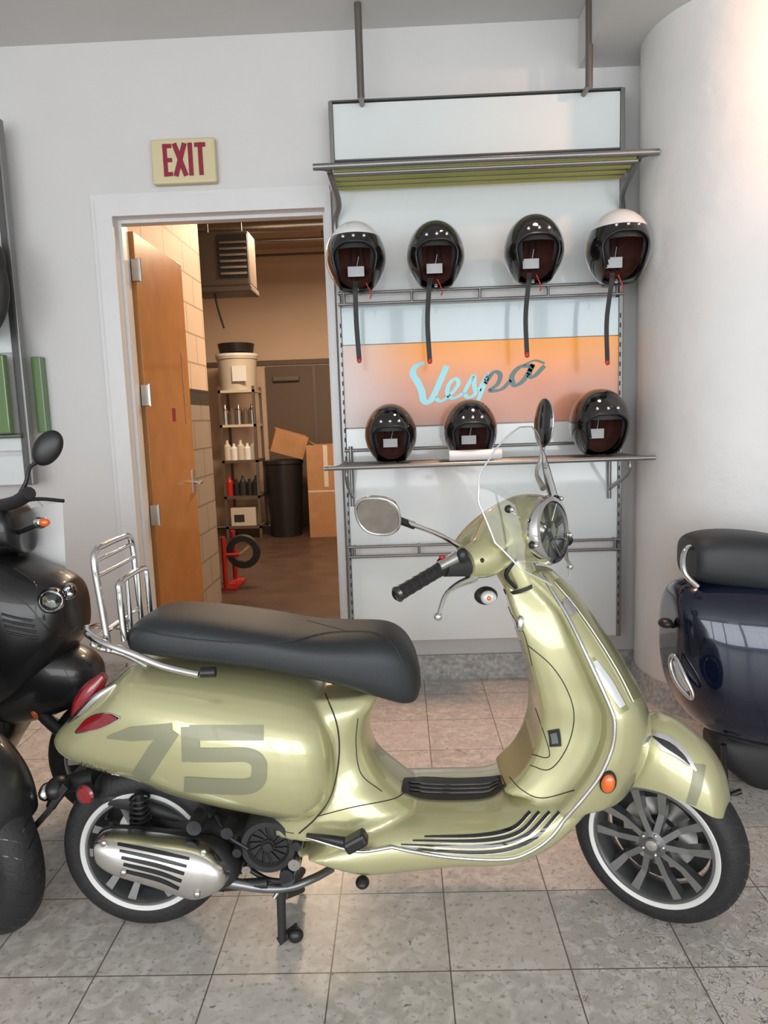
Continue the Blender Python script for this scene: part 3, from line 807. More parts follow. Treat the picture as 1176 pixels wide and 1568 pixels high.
def S(px,py,dy=0.0): return T(px,py,YC+dy)
for k,pl in enumerate(([(498,1062),(516,1110),(519,1160),(508,1215),(486,1250),(458,1276)],[(486,1250),(540,1236),(600,1224),(622,1212)],
     [(808,988),(845,1020),(870,1060),(879,1100),(868,1145),(842,1178),(812,1172)],[(770,905),(783,940),(800,965),(808,988),(815,1020)],
     [(548,1100),(545,1140),(553,1185),(585,1212)],[(780,1190),(800,1210),(830,1222),(880,1210)],[(820,1085),(840,1145),(838,1160),(815,1155)],
     [(140,1182),(250,1228),(360,1258),(450,1276)])):
    stube('panel_seam_%d'%k,BV,pl,0.0022 if k==0 else 0.0014,M_seam,sc)
tr3=[Vector((x,YC-w,z)) for z,x,w in te_]
low=[snap(BV,q[0],q[1],0.001) for q in cr([(868,1250),(845,1280),(815,1302),(775,1315),(700,1313),(640,1305),(596,1296)],5)]
low=[q for q in low if q is not None]
tube('leg_shield_trim',[v+Vector((0.0,-0.002,0)) for v in tr3[:-2]]+low[1:],0.0052,M_chr,sc,straight=True)
tube('leg_shield_trim_far',[Vector((v.x,2*YC-v.y,v.z)) for v in tr3],0.0052,M_chr,sc,straight=True)
for k,pl in enumerate(([(650,1281),(735,1279),(785,1268),(812,1243)],[(632,1287),(740,1287),(795,1274),(826,1243)],[(614,1293),(740,1296),(803,1280),(842,1243)],[(598,1297),(740,1305),(812,1287),(857,1243)])):
    strip('side_slat_%d'%k,BV,pl,[1.2,2.6,2.8,2.2],M_gls,sc,off=0.002)
    stube('side_slat_line_%d'%k,BV,[(a,b+3.6) for a,b in pl],0.0010,M_chr,sc)
strip('floor_mat',BV,[(616,1203),(650,1208),(700,1210),(745,1207),(772,1196)],[11,17,17,16,9],M_blk,sc,off=0.004,cross=6)
for k in range(3):
    stube('mat_rib_%d'%k,BV,[(626,1200+6*k),(660,1203+6*k),(700,1204+6*k),(745,1202+6*k),(764,1196+5*k)],0.003,M_gls,sc,off=0.004)
D_=M_decal
strip('decal_seven_bar',BV,[(164,1129),(200,1124),(264,1119)],[2,11,12],D_,sc,straight=True,n=8)
strip('decal_seven_leg',BV,[(264,1118),(240,1150),(204,1206)],[12,14,14],D_,sc,straight=True,n=8)
strip('decal_five',BV,[(404,1122),(345,1122),(290,1122)],[12,12,12],D_,sc,straight=True,n=8)
strip('decal_five_stem',BV,[(291,1113),(292,1140),(293,1166)],[14,14,14],D_,sc,straight=True,n=8)
strip('decal_five_bowl',BV,[(293,1156),(340,1156),(378,1156),(395,1166),(397,1181),(394,1196),(378,1204),(340,1204),(282,1201)],[11,11,11,12,12,12,12,12,12],D_,sc,n=6)
pts=[]
for k in range(36):
    pts.append((122+k*2.1,1166+k*0.85+3.2*math.sin(k*1.9)*(1.4 if k<3 else 1)))
stube('script_badge',BV,pts,0.0011,M_steel,sc,n=2,off=0.001)
strip('turn_signal_bezel',BV,[(906,1008),(928,1045),(956,1090)],[4,10,8],M_paintD,sc,off=0.002,cross=4)
strip('turn_signal_lens',BV,[(910,1012),(930,1046),(952,1082)],[3,7,5],M_lens,sc,off=0.004,cross=4)
strip('horn_cover',BV,[(852,888),(885,922),(925,978),(955,1028),(974,1070)],[5,8,8,8,6],M_paintD,sc,off=0.004,cross=4)
stube('horn_cover_trim',BV,[(848,892),(880,930),(918,985),(948,1035),(968,1075)],0.0022,M_chr,sc,off=0.004)
strip('horn_badge',BV,[(866,918),(872,930),(876,942)],[6,8,5],M_chr,sc,off=0.005,cross=4)
strip('key_panel',BV,[(848,1117),(850,1130),(851,1143)],[9,9,9],M_blk,sc,off=0.003)
strip('key_panel_face',BV,[(848,1122),(850,1130),(851,1138)],[5,5,5],M_rimd,sc,off=0.005)
ellip('bag_hook',S(797,955,-0.07),(0.012,0.012,0.022),M_chr,sc)
tl=[S(112,1098,-0.05),S(124,1078,-0.05),S(142,1056,-0.05),S(160,1034,-0.05)]
tube('tail_light',tl,[0.006,0.022,0.026,0.012],M_red,sc,seg=20)
tube('tail_light_base',[S(106,1106,-0.06),S(128,1088,-0.08),S(152,1066,-0.09),S(178,1048,-0.09)],[0.004,0.012,0.012,0.004],M_chr,sc)
strip('rear_indicator_bezel',BV,[(116,1122),(140,1109),(164,1101),(184,1099)],[2,11,10,2],M_chr,sc,off=0.002,cross=5)
strip('rear_indicator',BV,[(119,1120),(140,1109),(164,1101),(181,1100)],[1,9.5,8.5,1],M_red,sc,off=0.005,cross=5)
st=[(199,952,985,.05),(210,938,1002,.105),(238,926,1010,.13),(300,926,1020,.14),(400,938,1032,.145),(470,949,1046,.143),(530,951,1062,.14),(588,951,1081,.132),(618,963,1087,.117),(636,988,1078,.09),(644,1018,1052,.045)]
ss=[(T(px,(t+b)/2,YC-.5*w).x,T(px,t,YC+0.05).z,T(px,b,YC-.85*w).z,w,3.2,YC) for px,t,b,w in st]
vs,fs=xloft_data(ss,6,48)
seat=mk('seat',vs,fs,M_seat,sc); SV=bvh_of(seat)
stube('seat_piping',SV,[(207,962),(250,972),(320,981),(400,985),(450,980),(490,971),(530,967),(572,969),(600,985),(618,1015)],0.0022,M_blkm,sc)
stube('seat_stitch',SV,[(470,950),(500,958),(530,966)],0.0012,M_blkm,sc)
tube('grab_rail',[S(133,962,-.02),S(136,972,-.10),S(160,985,-.15),S(200,1000,-.165),(S(250,1020,-.17)),S(305,1033,-.19)],0.009,M_chr,sc)
tube('grab_rail_far',[S(133,962,-.02),S(150,958,.09),S(190,962,.14),S(215,985,.15)],0.009,M_chr,sc)
tube('grab_rail_knob',[S(308,1030,-.19),S(330,1029,-.19)],0.013,M_blk,sc)
xr0=S(158,900,-.12)
zT=S(152,842,-.13).z; zB=S(160,985,-.12).z
def RK(u,z,lean=0.0):
    t=(z-zB)/(zT-zB); return Vector((xr0.x-0.015*t+lean,YC+u,z))
tube('luggage_rack_frame',[RK(-.12,zB-0.02),RK(-.125,zB+0.1),RK(-.13,zT-0.04),RK(-.11,zT-0.005),RK(-.05,zT),RK(.05,zT),RK(.11,zT-0.005),RK(.13,zT-0.04),RK(.125,zB+0.1),RK(.12,zB-0.02)],0.0085,M_chr,sc,n=5)
for f_ in (0.12,0.72,0.88):
    z=zB+(zT-zB)*f_; tube('luggage_rack_bar',[RK(-.127,z),RK(.127,z)],0.006,M_chr,sc)
zz=zB+(zT-zB)*0.62
tube('luggage_rack_loop',[RK(-.10,zB,0.035),RK(-.10,zz-0.03,0.04),RK(-.08,zz,0.04),RK(.08,zz,0.04),RK(.10,zz-0.03,0.04),RK(.10,zB,0.035)],0.0085,M_chr,sc,n=5)
for u in (-.04,.04): tube('luggage_rack_strut',[RK(u,zB,0.03),RK(u,zz,0.04)],0.006,M_chr,sc)
for u in (-.11,.11):
    tube('luggage_rack_foot',[RK(u,zB-0.02),RK(u,zB-0.035,0.04),RK(u*1.2,zB-0.06,0.10)],0.009,M_chr,sc)
tube('luggage_rack_loop_back',[RK(-.10,zB-0.02,-0.03),RK(-.10,zB,-0.045),RK(.1,zB,-0.045),RK(.1,zB-0.02,-0.03)],0.008,M_chr,sc)
tube('luggage_rack_tie',[RK(-.10,zB-0.02,-0.03),RK(-.11,zB-0.03,0.04)],0.008,M_chr,sc)

# wheels
def wheel(c,ang,R,hw,parent,white=True):
    Mx=Matrix.Translation(Vector(c))@Matrix.Rotation(-ang,4,'Z')
    s=hw
    prof=[(.150,-s*.72),(.160,-s*.86),(.178,-s*.97),(.196,-s),(R-.018,-s*.86),(R-.006,-s*.55),(R,-s*.2),(R,s*.2),(R-.006,s*.55),(R-.018,s*.86),(.196,s),(.178,s*.97),(.160,s*.86),(.150,s*.72)]
    prof=[tuple(q) for q in cr(prof,3,True)]
    lathe('tyre',prof,M_rub,parent,M=Mx,closed=True,seg=80,autos=2)
    if white: lathe('whitewall',[(.1595,-s*.9),(.163,-s*.955),(.172,-s*1.005),(.174,-s*.96),(.161,-s*.8)],M_ww,parent,M=Mx,closed=True,seg=80)
    lathe('rim',[(.161,-s*.84),(.159,-s*.92),(.153,-s*.92),(.149,-s*.8),(.143,-s*.5),(.140,s*.1),(.143,s*.6),(.155,s*.85),(.150,s*.6),(.148,-s*.4)],M_rimd,parent,M=Mx,closed=True,seg=80)
    lathe('rim_lip',[(.1605,-s*.90),(.1595,-s*.955),(.1535,-s*.95),(.152,-s*.91)],M_rimd,parent,M=Mx,closed=True,seg=80)
    vs=[];fs=[]
    for k in range(5):
        for sg in (-1,1):
            a0=2*math.pi*k/5+0.3+sg*0.26; a1=2*math.pi*k/5+0.3+sg*0.24+0.10
            p0=Vector((0.030*math.cos(a0),0,0.030*math.sin(a0))); p1=Vector((0.152*math.cos(a1),0,0.152*math.sin(a1)))
            d=(p1-p0).normalized(); n=Vector((-d.z,0,d.x)); b=len(vs)
            for (pp,w,y0,y1) in ((p0,.012,-s*.80,-s*.3),(p0.lerp(p1,.5)+n*sg*.006,.0115,-s*.74,-s*.35),(p1,.017,-s*.84,-s*.3)):
                vs+=[pp+n*w+Vector((0,y1,0)),pp+n*w*.7+Vector((0,y0,0)),pp-n*w*.7+Vector((0,y0,0)),pp-n*w+Vector((0,y1,0))]
            for q in range(2):
                for j_ in range(4): fs.append((b+q*4+j_,b+q*4+(j_+1)%4,b+(q+1)*4+(j_+1)%4,b+(q+1)*4+j_))
    mk('spokes',vs,fs,M_spoke,parent,M=Mx,smooth=False)
    lathe('hub',[(.001,-s*.95),(.018,-s*.95),(.022,-s*.86),(.036,-s*.80),(.042,-s*.4),(.042,s*.6),(.001,s*.6)],M_rimd,parent,M=Mx)
    lathe('hub_cap',[(.001,-s*1.0),(.014,-s*.98),(.016,-s*.93),(.001,-s*.93)],M_alum,parent,M=Mx)
    for k in range(5):
        a=2*math.pi*k/5; ellip('wheel_bolt',(.029*math.cos(a),-s*.84,.029*math.sin(a)),(.005,.004,.005),M_alum,parent,M=Mx,seg=10)
    lathe('brake_disc',[(.05,s*.45),(.10,s*.45),(.10,s*.52),(.05,s*.52)],M_steel,parent,M=Mx,closed=True)
    lathe('brake_backplate',[(.001,s*.54),(.135,s*.54),(.135,s*.60),(.001,s*.60)],M_blkm,parent,M=Mx)
    vs=[];fs=[]
    for k in range(30):
        for sg in (-1,1):
            b=len(vs)
            for t in range(6):
                u=t/5; y=sg*s*(0.08+0.78*u); a=2*math.pi*(k+(0.5 if sg>0 else 0))/30+u*0.16
                yy=abs(y)/s
                rr=R+0.0008 if yy<0.2 else (R-0.006*((yy-.2)/.35)+0.0008 if yy<.55 else R-0.006-0.012*((yy-.55)/.31)+0.001)
                da=0.0075*(1-0.5*u)
                vs+=[Vector((rr*math.cos(a-da),y,rr*math.sin(a-da))),Vector((rr*math.cos(a+da),y,rr*math.sin(a+da)))]
            for t in range(5): fs.append((b+2*t,b+2*t+1,b+2*t+3,b+2*t+2))
    mk('tread_grooves',vs,fs,M_gls,parent,M=Mx,smooth=False)
    return Mx
STA=35*D2R
hv=Vector((math.cos(STA),-math.sin(STA),0)); sv=Vector((-math.sin(STA),-math.cos(STA),0))
fwc=T(1006,1290,YC-0.02); fwc.z=0.231
wheel(fwc,STA,0.230,0.056,sc)
rwc=T(230,1295,YC); rwc.z=0.236
wheel(rwc,0,0.235,0.060,sc)
def loft_frame(name,O,X,Y,st,m,parent,arch=False,n=5,seg=40,e=2.3):
    Q=cr(st,n); rings=[]
    for d,zt,zb,w in Q:
        w=max(w,0.002); ring=[]
        if arch:
            for k in range(seg+1):
                c,s=se(math.pi*k/seg,e); p=O+X*d+Y*(w*c); ring.append(Vector((p.x,p.y,zb+(zt-zb)*s)))
        else:
            for k in range(seg):
                c,s=se(2*math.pi*k/seg,e); p=O+X*d+Y*(w*c); ring.append(Vector((p.x,p.y,(zt+zb)/2+(zt-zb)/2*s)))
        rings.append(ring)
    vs,fs=grid(rings); return mk(name,vs,fs,m,parent,autos=1.0)
fst=[]
for px,t,b,w in ((893,1165,1225,.06),(915,1135,1213,.08),(945,1110,1205,.092),(980,1090,1207,.098),(1010,1095,1213,.098),(1040,1115,1224,.096),(1070,1142,1239,.09),(1094,1176,1252,.075),(1107,1208,1254,.05),(1113,1232,1250,.02)):
    pt=TP(px,t,fwc,sv); pb=TP(px,b,fwc+sv*w,sv); pm=TP(px,(t+b)/2,fwc+sv*w*.8,sv)
    fst.append(((pm-fwc).dot(hv),pt.z,pb.z,w))
fen=loft_frame('front_fender',fwc,hv,sv,fst,M_paint,sc,arch=True)
FV=bvh_of(fen)
strip('fender_crest_bezel',FV,[(988,1120),(1018,1137),(1044,1156),(1066,1180)],[2,12,9,1],M_chr,sc,off=0.003,cross=5)
strip('fender_crest',FV,[(1000,1128),(1022,1141),(1042,1156),(1056,1171)],[1,5,3.5,.5],M_blk,sc,off=0.006,cross=5)
strip('fender_front_band',FV,[(1072,1170),(1066,1205),(1058,1232)],[9,9,8],M_decal,sc,off=0.0015,cross=4)
BFV=bvh_of(body,fen)
rf=snap(BFV,930,1196,.004)
ellip('side_reflector_base',rf,(0.020,0.012,0.030),M_blk,sc,rot=(0,0.2,-.3))
ellip('side_reflector',rf+Vector((-0.002,-0.008,0)),(0.016,0.010,0.024),M_org,sc,rot=(0,0.2,-.3))
tube('fork_tube',[fwc+Vector((-0.10,0.09,0.42)),fwc+sv*(-.08)+Vector((-.02,0,.12)),fwc+sv*(-.07)],[0.03,0.022,0.02],M_blkm,sc)
tube('front_axle',[fwc+sv*(-.08),fwc+sv*(.03)],0.014,M_steel,sc)
loft_frame('fender_inner',fwc,hv,sv,[(d*.93,zt-.02,zb+.004,w*.9) for d,zt,zb,w in fst],M_blkm,sc,arch=True)

# headset
HL=T(840,812,YC-0.09)
HA=40*D2R
hh=Vector((math.cos(HA),-math.sin(HA),0)); hs=Vector((-math.sin(HA),-math.cos(HA),0))
O=HL-hh*0.115
def HP(d,b,z): return O+hh*d+hs*b+Vector((0,0,z))
zO=O.z
pod=loft_frame('headset',O,hh,hs,[(-.15,zO-.045,zO-.065,.02),(-.135,zO-.02,zO-.08,.055),(-.09,zO+.02,zO-.09,.078),(-.03,zO+.060,zO-.085,.090),(.03,zO+.086,zO-.085,.092),(.08,zO+.088,zO-.086,.088),(.112,zO+.082,zO-.082,.082)],M_paint,sc,e=2.2)
armn=[HP(.0,.03,-.01),T(745,850,YC-.12),T(712,862,YC-.165)]
tube('handlebar_arm',armn,[.07,.055,.036],M_paint,sc,seg=24)
def mir(v):
    r=v-O; d=r.dot(hh); b=r.dot(hs); return O+hh*d-hs*b+Vector((0,0,r.z))
tube('handlebar_arm_far',[mir(v) for v in armn],[.07,.055,.036],M_paint,sc,seg=24)
ga,gb_=T(680,868,YC-.195),T(609,910,YC-.30)
for f_,sfx in ((lambda v:v,''),(mir,'_far')):
    tube('switch_housing'+sfx,[f_(T(722,864,YC-.155)),f_(ga)],[.030,.024],M_blkm,sc)
    tube('grip'+sfx,[f_(ga),f_(ga.lerp(gb_,.05)),f_(ga.lerp(gb_,.5)),f_(ga.lerp(gb_,.95)),f_(gb_)],[.024,.018,.0165,.017,.019],M_blk,sc,seg=20)
    tube('bar_end'+sfx,[f_(gb_),f_(gb_+(gb_-ga)*.04)],[.019,.013],M_gls,sc)
    tube('brake_lever'+sfx,[f_(T(728,884,YC-.16)),f_(T(700,896,YC-.20)),f_(T(682,912,YC-.24)),f_(T(672,940,YC-.27))],[.011,.008,.006,.005],M_chr,sc)
    ellip('lever_ball'+sfx,f_(T(671,944,YC-.27)),(.010,.010,.010),M_chr,sc,seg=16)
for t in (0.15,0.3,0.45,0.6,0.75,0.9):
    c=ga.lerp(gb_,t); d=(gb_-ga).normalized()*0.002
    tube('grip_rib',[c-d,c+d],[.0174,.0174],M_blkm,sc)
tube('switch_plate',[T(700,853,YC-.19),T(672,868,YC-.215)],[.016,.012],M_steel,sc)
ellip('starter_button',T(677,853,YC-.20),(.008,.008,.006),M_rcv,sc,seg=12)
ellip('bar_weight_knob',T(708,850,YC-.20),(.014,.014,.018),M_blk,sc)
ellip('headset_plug',T(738,858,YC-.185),(.006,.006,.006),M_blk,sc,seg=12)
def face(O_,n,up=Vector((0,0,1))):
    n=n.normalized(); x=up.cross(n).normalized(); z=n.cross(x)
    Mx=Matrix.Identity(4)
    for i in range(3): Mx[i][0]=x[i]; Mx[i][1]=-n[i]; Mx[i][2]=z[i]; Mx[i][3]=O_[i]
    return Mx
nrm=(hh+Vector((0,0,.10))).normalized()
MH=face(O+hh*.112,nrm)
lathe('headlight_ring',[(.086,.01),(.088,-.006),(.083,-.018),(.073,-.020),(.071,-.012),(.076,.01)],M_chr,sc,M=MH,closed=True)
lathe('headlight_reflector',[(.001,.012),(.03,.010),(.055,.002),(.076,-.014)],M_lens,sc,M=MH)
lathe('headlight_bowl',[(.001,-.008),(.024,-.010),(.028,.004),(.001,.012)],M_chr,sc,M=MH)
for k in range(8):
    a=2*math.pi*k/8+.2
    tube('headlight_fin',[(.026*math.cos(a),-.006,.026*math.sin(a)),(.071*math.cos(a+.12),-.014,.071*math.sin(a+.12))],.0025 if k%2 else .006,M_rimd if k%2==0 else M_chr,sc,M=MH)
lathe('headlight_glass',[(.001,-.036),(.03,-.034),(.06,-.026),(.075,-.014)],M_glass,sc,M=MH)
ellip('front_indicator_case',T(744,912,YC-.09),(.030,.02,.024),M_blk,sc)
ellip('front_indicator_clear',T(748,915,YC-.115),(.020,.012,.018),M_lens,sc)
ellip('front_indicator',T(749,916,YC-.128),(.006,.004,.006),M_org,sc)
tube('steering_neck',[HP(-.02,0,-.05),T(800,893,YC-.01),T(812,915,YC)],[.055,.048,.05],M_paint,sc,seg=24)
tube('collar_ring',[T(799,893,YC-.01),T(801,898,YC-.01)],[.052,.052],M_seam,sc,seg=24)
tube('cable_cover',[HP(.05,.05,-.07),T(775,880,YC-.08),T(790,900,YC-.06)],0.006,M_blk,sc)
# mirrors
mc=T(580,789,YC-.24)
Mm=face(mc,Vector((-.35,-1,-.42)))
rings=[]
for (r_,y_) in ((.002,.030),(.6,.027),(.9,.014),(1.0,.0),(.98,-.006)):
    ring=[]
    for k in range(40):
        a=2*math.pi*k/40; c,s=se(a,2.5); ring.append(Vector((c*.054*r_*(1+0.08*s),y_,s*.049*r_-c*.004)))
    rings.append(ring)
vs,fs=grid(rings,True,True); mk('mirror_housing',vs,fs,M_chr,sc,M=Mm)
ring=[Vector((se(2*math.pi*k/40,2.5)[0]*.050,-.0065,se(2*math.pi*k/40,2.5)[1]*.045)) for k in range(40)]
mk('mirror_glass',ring,[tuple(range(40))],mat('mirror_silver',(.55,.53,.50),.06,1),sc,M=Mm,smooth=False)
ring=[tuple(Vector((se(2*math.pi*k/40,2.5)[0]*.053*(1+0.06*se(2*math.pi*k/40,2.5)[1]),-.006,se(2*math.pi*k/40,2.5)[1]*.048)) ) for k in range(40)]
tube('mirror_rim',ring,.0035,M_chr,sc,straight=True,cyc=True,seg=8,M=Mm)
tube('mirror_stalk',[T(608,796,YC-.22),T(640,806,YC-.20),T(675,820,YC-.17),T(706,838,YC-.14)],[.010,.006,.006,.008],M_chr,sc)
tube('mirror_stalk_clamp',[T(612,797,YC-.22),T(634,805,YC-.20)],.009,M_blk,sc)
mf=T(832,648,YC+.12)
ellip('mirror_far_housing',mf,(.012,.045,.068),M_gls,sc,rot=(0,.06,.35))
ellip('mirror_far_rim',mf+Vector((.006,-.002,0)),(.010,.040,.064),M_chr,sc,rot=(0,.06,.35))
tube('mirror_far_stalk',[mf+Vector((0,0,-.05)),T(829,700,YC+.12),T(822,725,YC+.10),T(832,748,YC+.05)],[.008,.006,.006,.009],M_chr,sc)
# fly screen
z0=T(770,892,YC-.1).z; z1=T(800,653,YC).z
vs=[];fs=[];NU,NV=24,26
prof=[(0,.045),(.12,.115),(.3,.155),(.55,.168),(.72,.155),(.86,.115),(.95,.075),(1.0,.03)]
def wz(t):
    for a,b in zip(prof,prof[1:]):
        if t<=b[0]: return a[1]+(b[1]-a[1])*(t-a[0])/(b[0]-a[0])
    return prof[-1][1]
def scr(b,t):
    z=z0+(z1-z0)*t
    p=O+hh*(.155-3.6*b*b-.02*t-.08*t*t)+hs*b; return Vector((p.x,p.y,z))
for i in range(NV+1):
    t=i/NV; w=wz(t)
    for k in range(NU+1): vs.append(scr(-w+2*w*k/NU,t))
for i in range(NV):
    for k in range(NU):
        a=i*(NU+1)+k
        cen=(vs[a]+vs[a+NU+2])/2; r=cen-O; 
        if math.hypot(r.dot(hs),r.z)<.098 or (abs(r.dot(hs))<.06 and r.z<0): continue
        fs.append((a,a+1,a+NU+2,a+NU+1))
mk('fly_screen',vs,fs,M_glass,sc)
el=[scr(-wz(i/30),i/30) for i in range(31)]+[scr(wz(1-i/30),1-i/30) for i in range(31)]
tube('fly_screen_edge',el,.0022,M_lens,sc,straight=True,seg=6)
for b,t in ((.12,.50),(.085,.27),(-.12,.50),(-.085,.27)):
    p=scr(b,t); ellip('screen_knob',p,(.010,.010,.010),M_blk,sc,seg=14); q=p+hh*.012+hs*(.004 if b>0 else -.004); ellip('screen_knob_cap',q,(.007,.007,.007),M_chr,sc,seg=12)
    tube('screen_stay',[p,HP(.07,b*.72,(p.z-zO)*.75)],.004,M_chr,sc)

# engine, exhaust, stand
def E(px,py,dy): return T(px,py,YC+dy)
vs,fs=xloft_data([stn(235,1235,1290,.05),stn(300,1240,1320,.09),stn(370,1245,1335,.11),stn(440,1262,1330,.11),stn(475,1275,1305,.07)],5,32); mk('crankcase',vs,fs,M_eng,sc)
MF=Matrix.Translation(E(412,1292,-.13))
lathe('fan_cover',[(.001,-.012),(.016,-.012),(.018,-.004),(.05,-.004),(.056,-.018),(.070,-.018),(.076,-.004),(.076,.06),(.001,.06)],M_blkm,sc,M=MF)
for k in range(14):
    a=2*math.pi*k/14; tube('fan_blade',[(.020*math.cos(a),-.006,.020*math.sin(a)),(.049*math.cos(a+.3),-.006,.049*math.sin(a+.3))],.0035,M_gls,sc,M=MF,n=2,seg=6)
lathe('fan_hub',[(.001,-.02),(.012,-.02),(.014,-.01),(.001,-.01)],M_eng,sc,M=MF)
for k,(px,py,r) in enumerate(((452,1318,.016),(455,1290,.012),(380,1325,.010),(440,1335,.018),(365,1300,.012),(350,1270,.016),(300,1262,.02))):
    lathe('casting_boss_%d'%k,[(.001,-.02),(r,-.02),(r*1.1,.04),(.001,.04)],M_steel if k%2==0 and k<3 else M_eng,sc,M=Matrix.Translation(E(px,py,-.14)),seg=20)
for k in range(5):
    y0=1305+k*7; tube('cooling_fin_%d'%k,[E(300,y0,-.10),E(370,y0+4,-.12)],.003,M_eng,sc)
tube('engine_hose',[E(465,1285,-.12),E(450,1340,-.15),E(415,1348,-.14),E(380,1330,-.12)],.007,M_blk,sc)
tube('engine_cable',[E(330,1250,-.10),E(350,1280,-.14),E(380,1300,-.15)],.005,M_blk,sc)
mu=[(141,1296,1312,.02),(147,1286,1322,.040),(175,1283,1338,.052),(240,1290,1358,.056),(290,1297,1375,.056),(320,1307,1369,.052),(340,1324,1357,.04),(349,1337,1346,.012)]
MY=YC-.175
mst=[(T(px,(t+b)/2,MY-.03).x,T(px,t,MY-.02).z,T(px,b,MY-.02).z,w,3.0,MY) for px,t,b,w in mu]
vs,fs=xloft_data(mst,6,40); muf=mk('exhaust_heat_shield',vs,fs,M_alum,sc); MV=bvh_of(muf)
vs,fs=xloft_data([(a-.01 if i<3 else a+.02,b-.004,c-.012,d*.95,2.4,e_+.03) for i,(a,b,c,d,_,e_) in enumerate(mst)],6,32); mk('muffler_body',vs,fs,M_eng,sc)
for k in range(5):
    strip('shield_slot_%d'%k,MV,[(180+k*3,1292+k*10.5),(235+k*2,1303+k*11),(290+k*-4,1315+k*11.5)],[2.4,3.2,2.4],M_blk,sc,off=0.0012)
for px,py in ((160,1293),(311,1307),(190,1335),(302,1368)):
    p=snap(MV,px,py,.004)
    if p is not None: ellip('shield_bolt',p,(.009,.005,.009),M_steel,sc,seg=14)
tube('exhaust_pipe',[E(508,1330,-.05),E(480,1345,-.10),E(445,1358,-.13),(E(405,1360,-.15)),E(345,1350,-.16)],[.011,.011,.011,.012,.015],M_rimd,sc,seg=16)
tube('swing_arm',[E(345,1352,-.13),E(290,1340,-.10),E(228,1300,-.085)],[.022,.028,.030],M_eng,sc)
tube('exhaust_bracket',[E(345,1356,-.15),E(410,1352,-.15)],.014,M_eng,sc)
tube('rear_shock',[E(212,1215,-.085),E(222,1290,-.085)],.012,M_eng,sc)
for k in range(8):
    z=E(214,1222+k*8,-.085); ring=[z+Vector((.024*math.cos(a),.024*math.sin(a),0)) for a in [2*math.pi*q/16 for q in range(16)]]
    tube('shock_coil_%d'%k,ring,.004,M_blk,sc,straight=True,cyc=True,seg=6)
gz=0.011
f1=TZ(432,1442,gz); 
tube('centre_stand_leg',[E(430,1352,-.12),Vector((f1.x,f1.y,gz+.005))],[.013,.011],M_blkm,sc)
tube('centre_stand_foot',[Vector((f1.x-.01,f1.y,gz)),Vector((f1.x+.04,f1.y+.03,gz+.022))],.011,M_blkm,sc)
tube('centre_stand_leg_far',[E(450,1352,.05),Vector((f1.x+.02,f1.y+.26,gz+.03))],.012,M_blkm,sc)
tube('stand_cross_tube',[E(436,1372,-.12),E(462,1362,.06)],.010,M_blkm,sc)
tube('stand_spring',[E(420,1375,-.13),E(440,1345,-.12)],.006,M_steel,sc)
ellip('stand_pad',Vector((f1.x+.035,f1.y+.01,.022)),(.022,.018,.020),M_blk,sc)
tube('passenger_footpeg',[E(470,1279,-.19),E(500,1284,-.205),E(530,1290,-.21)],[.006,.010,.014],M_blk,sc)
box('footpeg_pad',(-.030,-.022,-.016),(.030,.022,.016),M_blk,sc,bev=.008,M=Matrix.Translation(E(545,1288,-.225))@Matrix.Rotation(-.5,4,'Y'))
tube('passenger_peg_rail',[E(470,1282,-.19),E(545,1303,-.205),E(600,1297,-.20)],.005,M_chr,sc)
ellip('rubber_buffer',E(555,1351,-.17),(.018,.022,.014),M_blk,sc)
tube('stand_pivot',[E(440,1346,-.14),E(442,1346,.10)],.02,M_eng,sc)
tube('plate_bracket_arm',[E(150,1190,-.02),E(120,1196,-.01),E(95,1205,0),E(78,1235,0)],[.030,.026,.022,.014],M_blk,sc)
quad('plate_bracket',[E(70,1240,-.06),E(96,1200,-.06),E(104,1208,-.06),E(50,1277,-.06),E(43,1270,-.06)],M_blk,sc,th=.12)
ellip('plate_lamp',E(72,1212,-.03),(.020,.03,.024),M_chr,sc)
ellip('plate_lamp_housing',E(88,1206,-.03),(.030,.04,.030),M_blk,sc)
MRf=face(E(131,1217,-.09),Vector((-.25,-1,.05)))
lathe('side_round_reflector',[(.001,-.008),(.020,-.007),(.026,-.001),(.026,.004),(.001,.004)],M_red,sc,M=MRf,seg=32)
lathe('side_reflector_cup',[(.001,.003),(.029,-.002),(.029,.012),(.001,.016)],M_blk,sc,M=MRf,seg=32)
tube('reflector_arm',[E(133,1217,-.08),E(138,1200,-.02)],.008,M_blk,sc)
vs,fs=xloft_data([stn(125,1190,1235,.05),stn(160,1190,1240,.06),stn(230,1215,1250,.06),stn(300,1240,1270,.06)],4,24); mk('inner_mudguard',vs,fs,M_blkm,sc)

# ============================================================ neighbouring scooters
def copy_scooter(offset,rotz=0.0,scale=1.0,swap=None,skip=()):
    e=bpy.data.objects.new('motor_scooter',None); e.empty_display_size=.1; scene.collection.objects.link(e)
    e.location=sc.location+Vector(offset); e.rotation_euler=(0,0,rotz); e.scale=(scale,)*3
    for o in [c for c in sc.children]:
        nm=o.name.split('.')[0]
        if any(nm.startswith(s) for s in skip): continue
        d=o.data
        if swap and d.materials and d.materials[0] in swap:
            d=d.copy(); d.materials[0]=swap[d.materials[0]]
        c=bpy.data.objects.new(nm,d); scene.collection.objects.link(c)
        c.parent=e; c.matrix_parent_inverse=sc.matrix_world.inverted()
    return e
bpy.context.view_layer.update()
M_sat=mat('satin_black_paint',(.011,.011,.012),.34,.1,.3)
tail_x=T(84,1130,YC).x
RY=2.58
sh=T(1072,1000,RY).x-tail_x
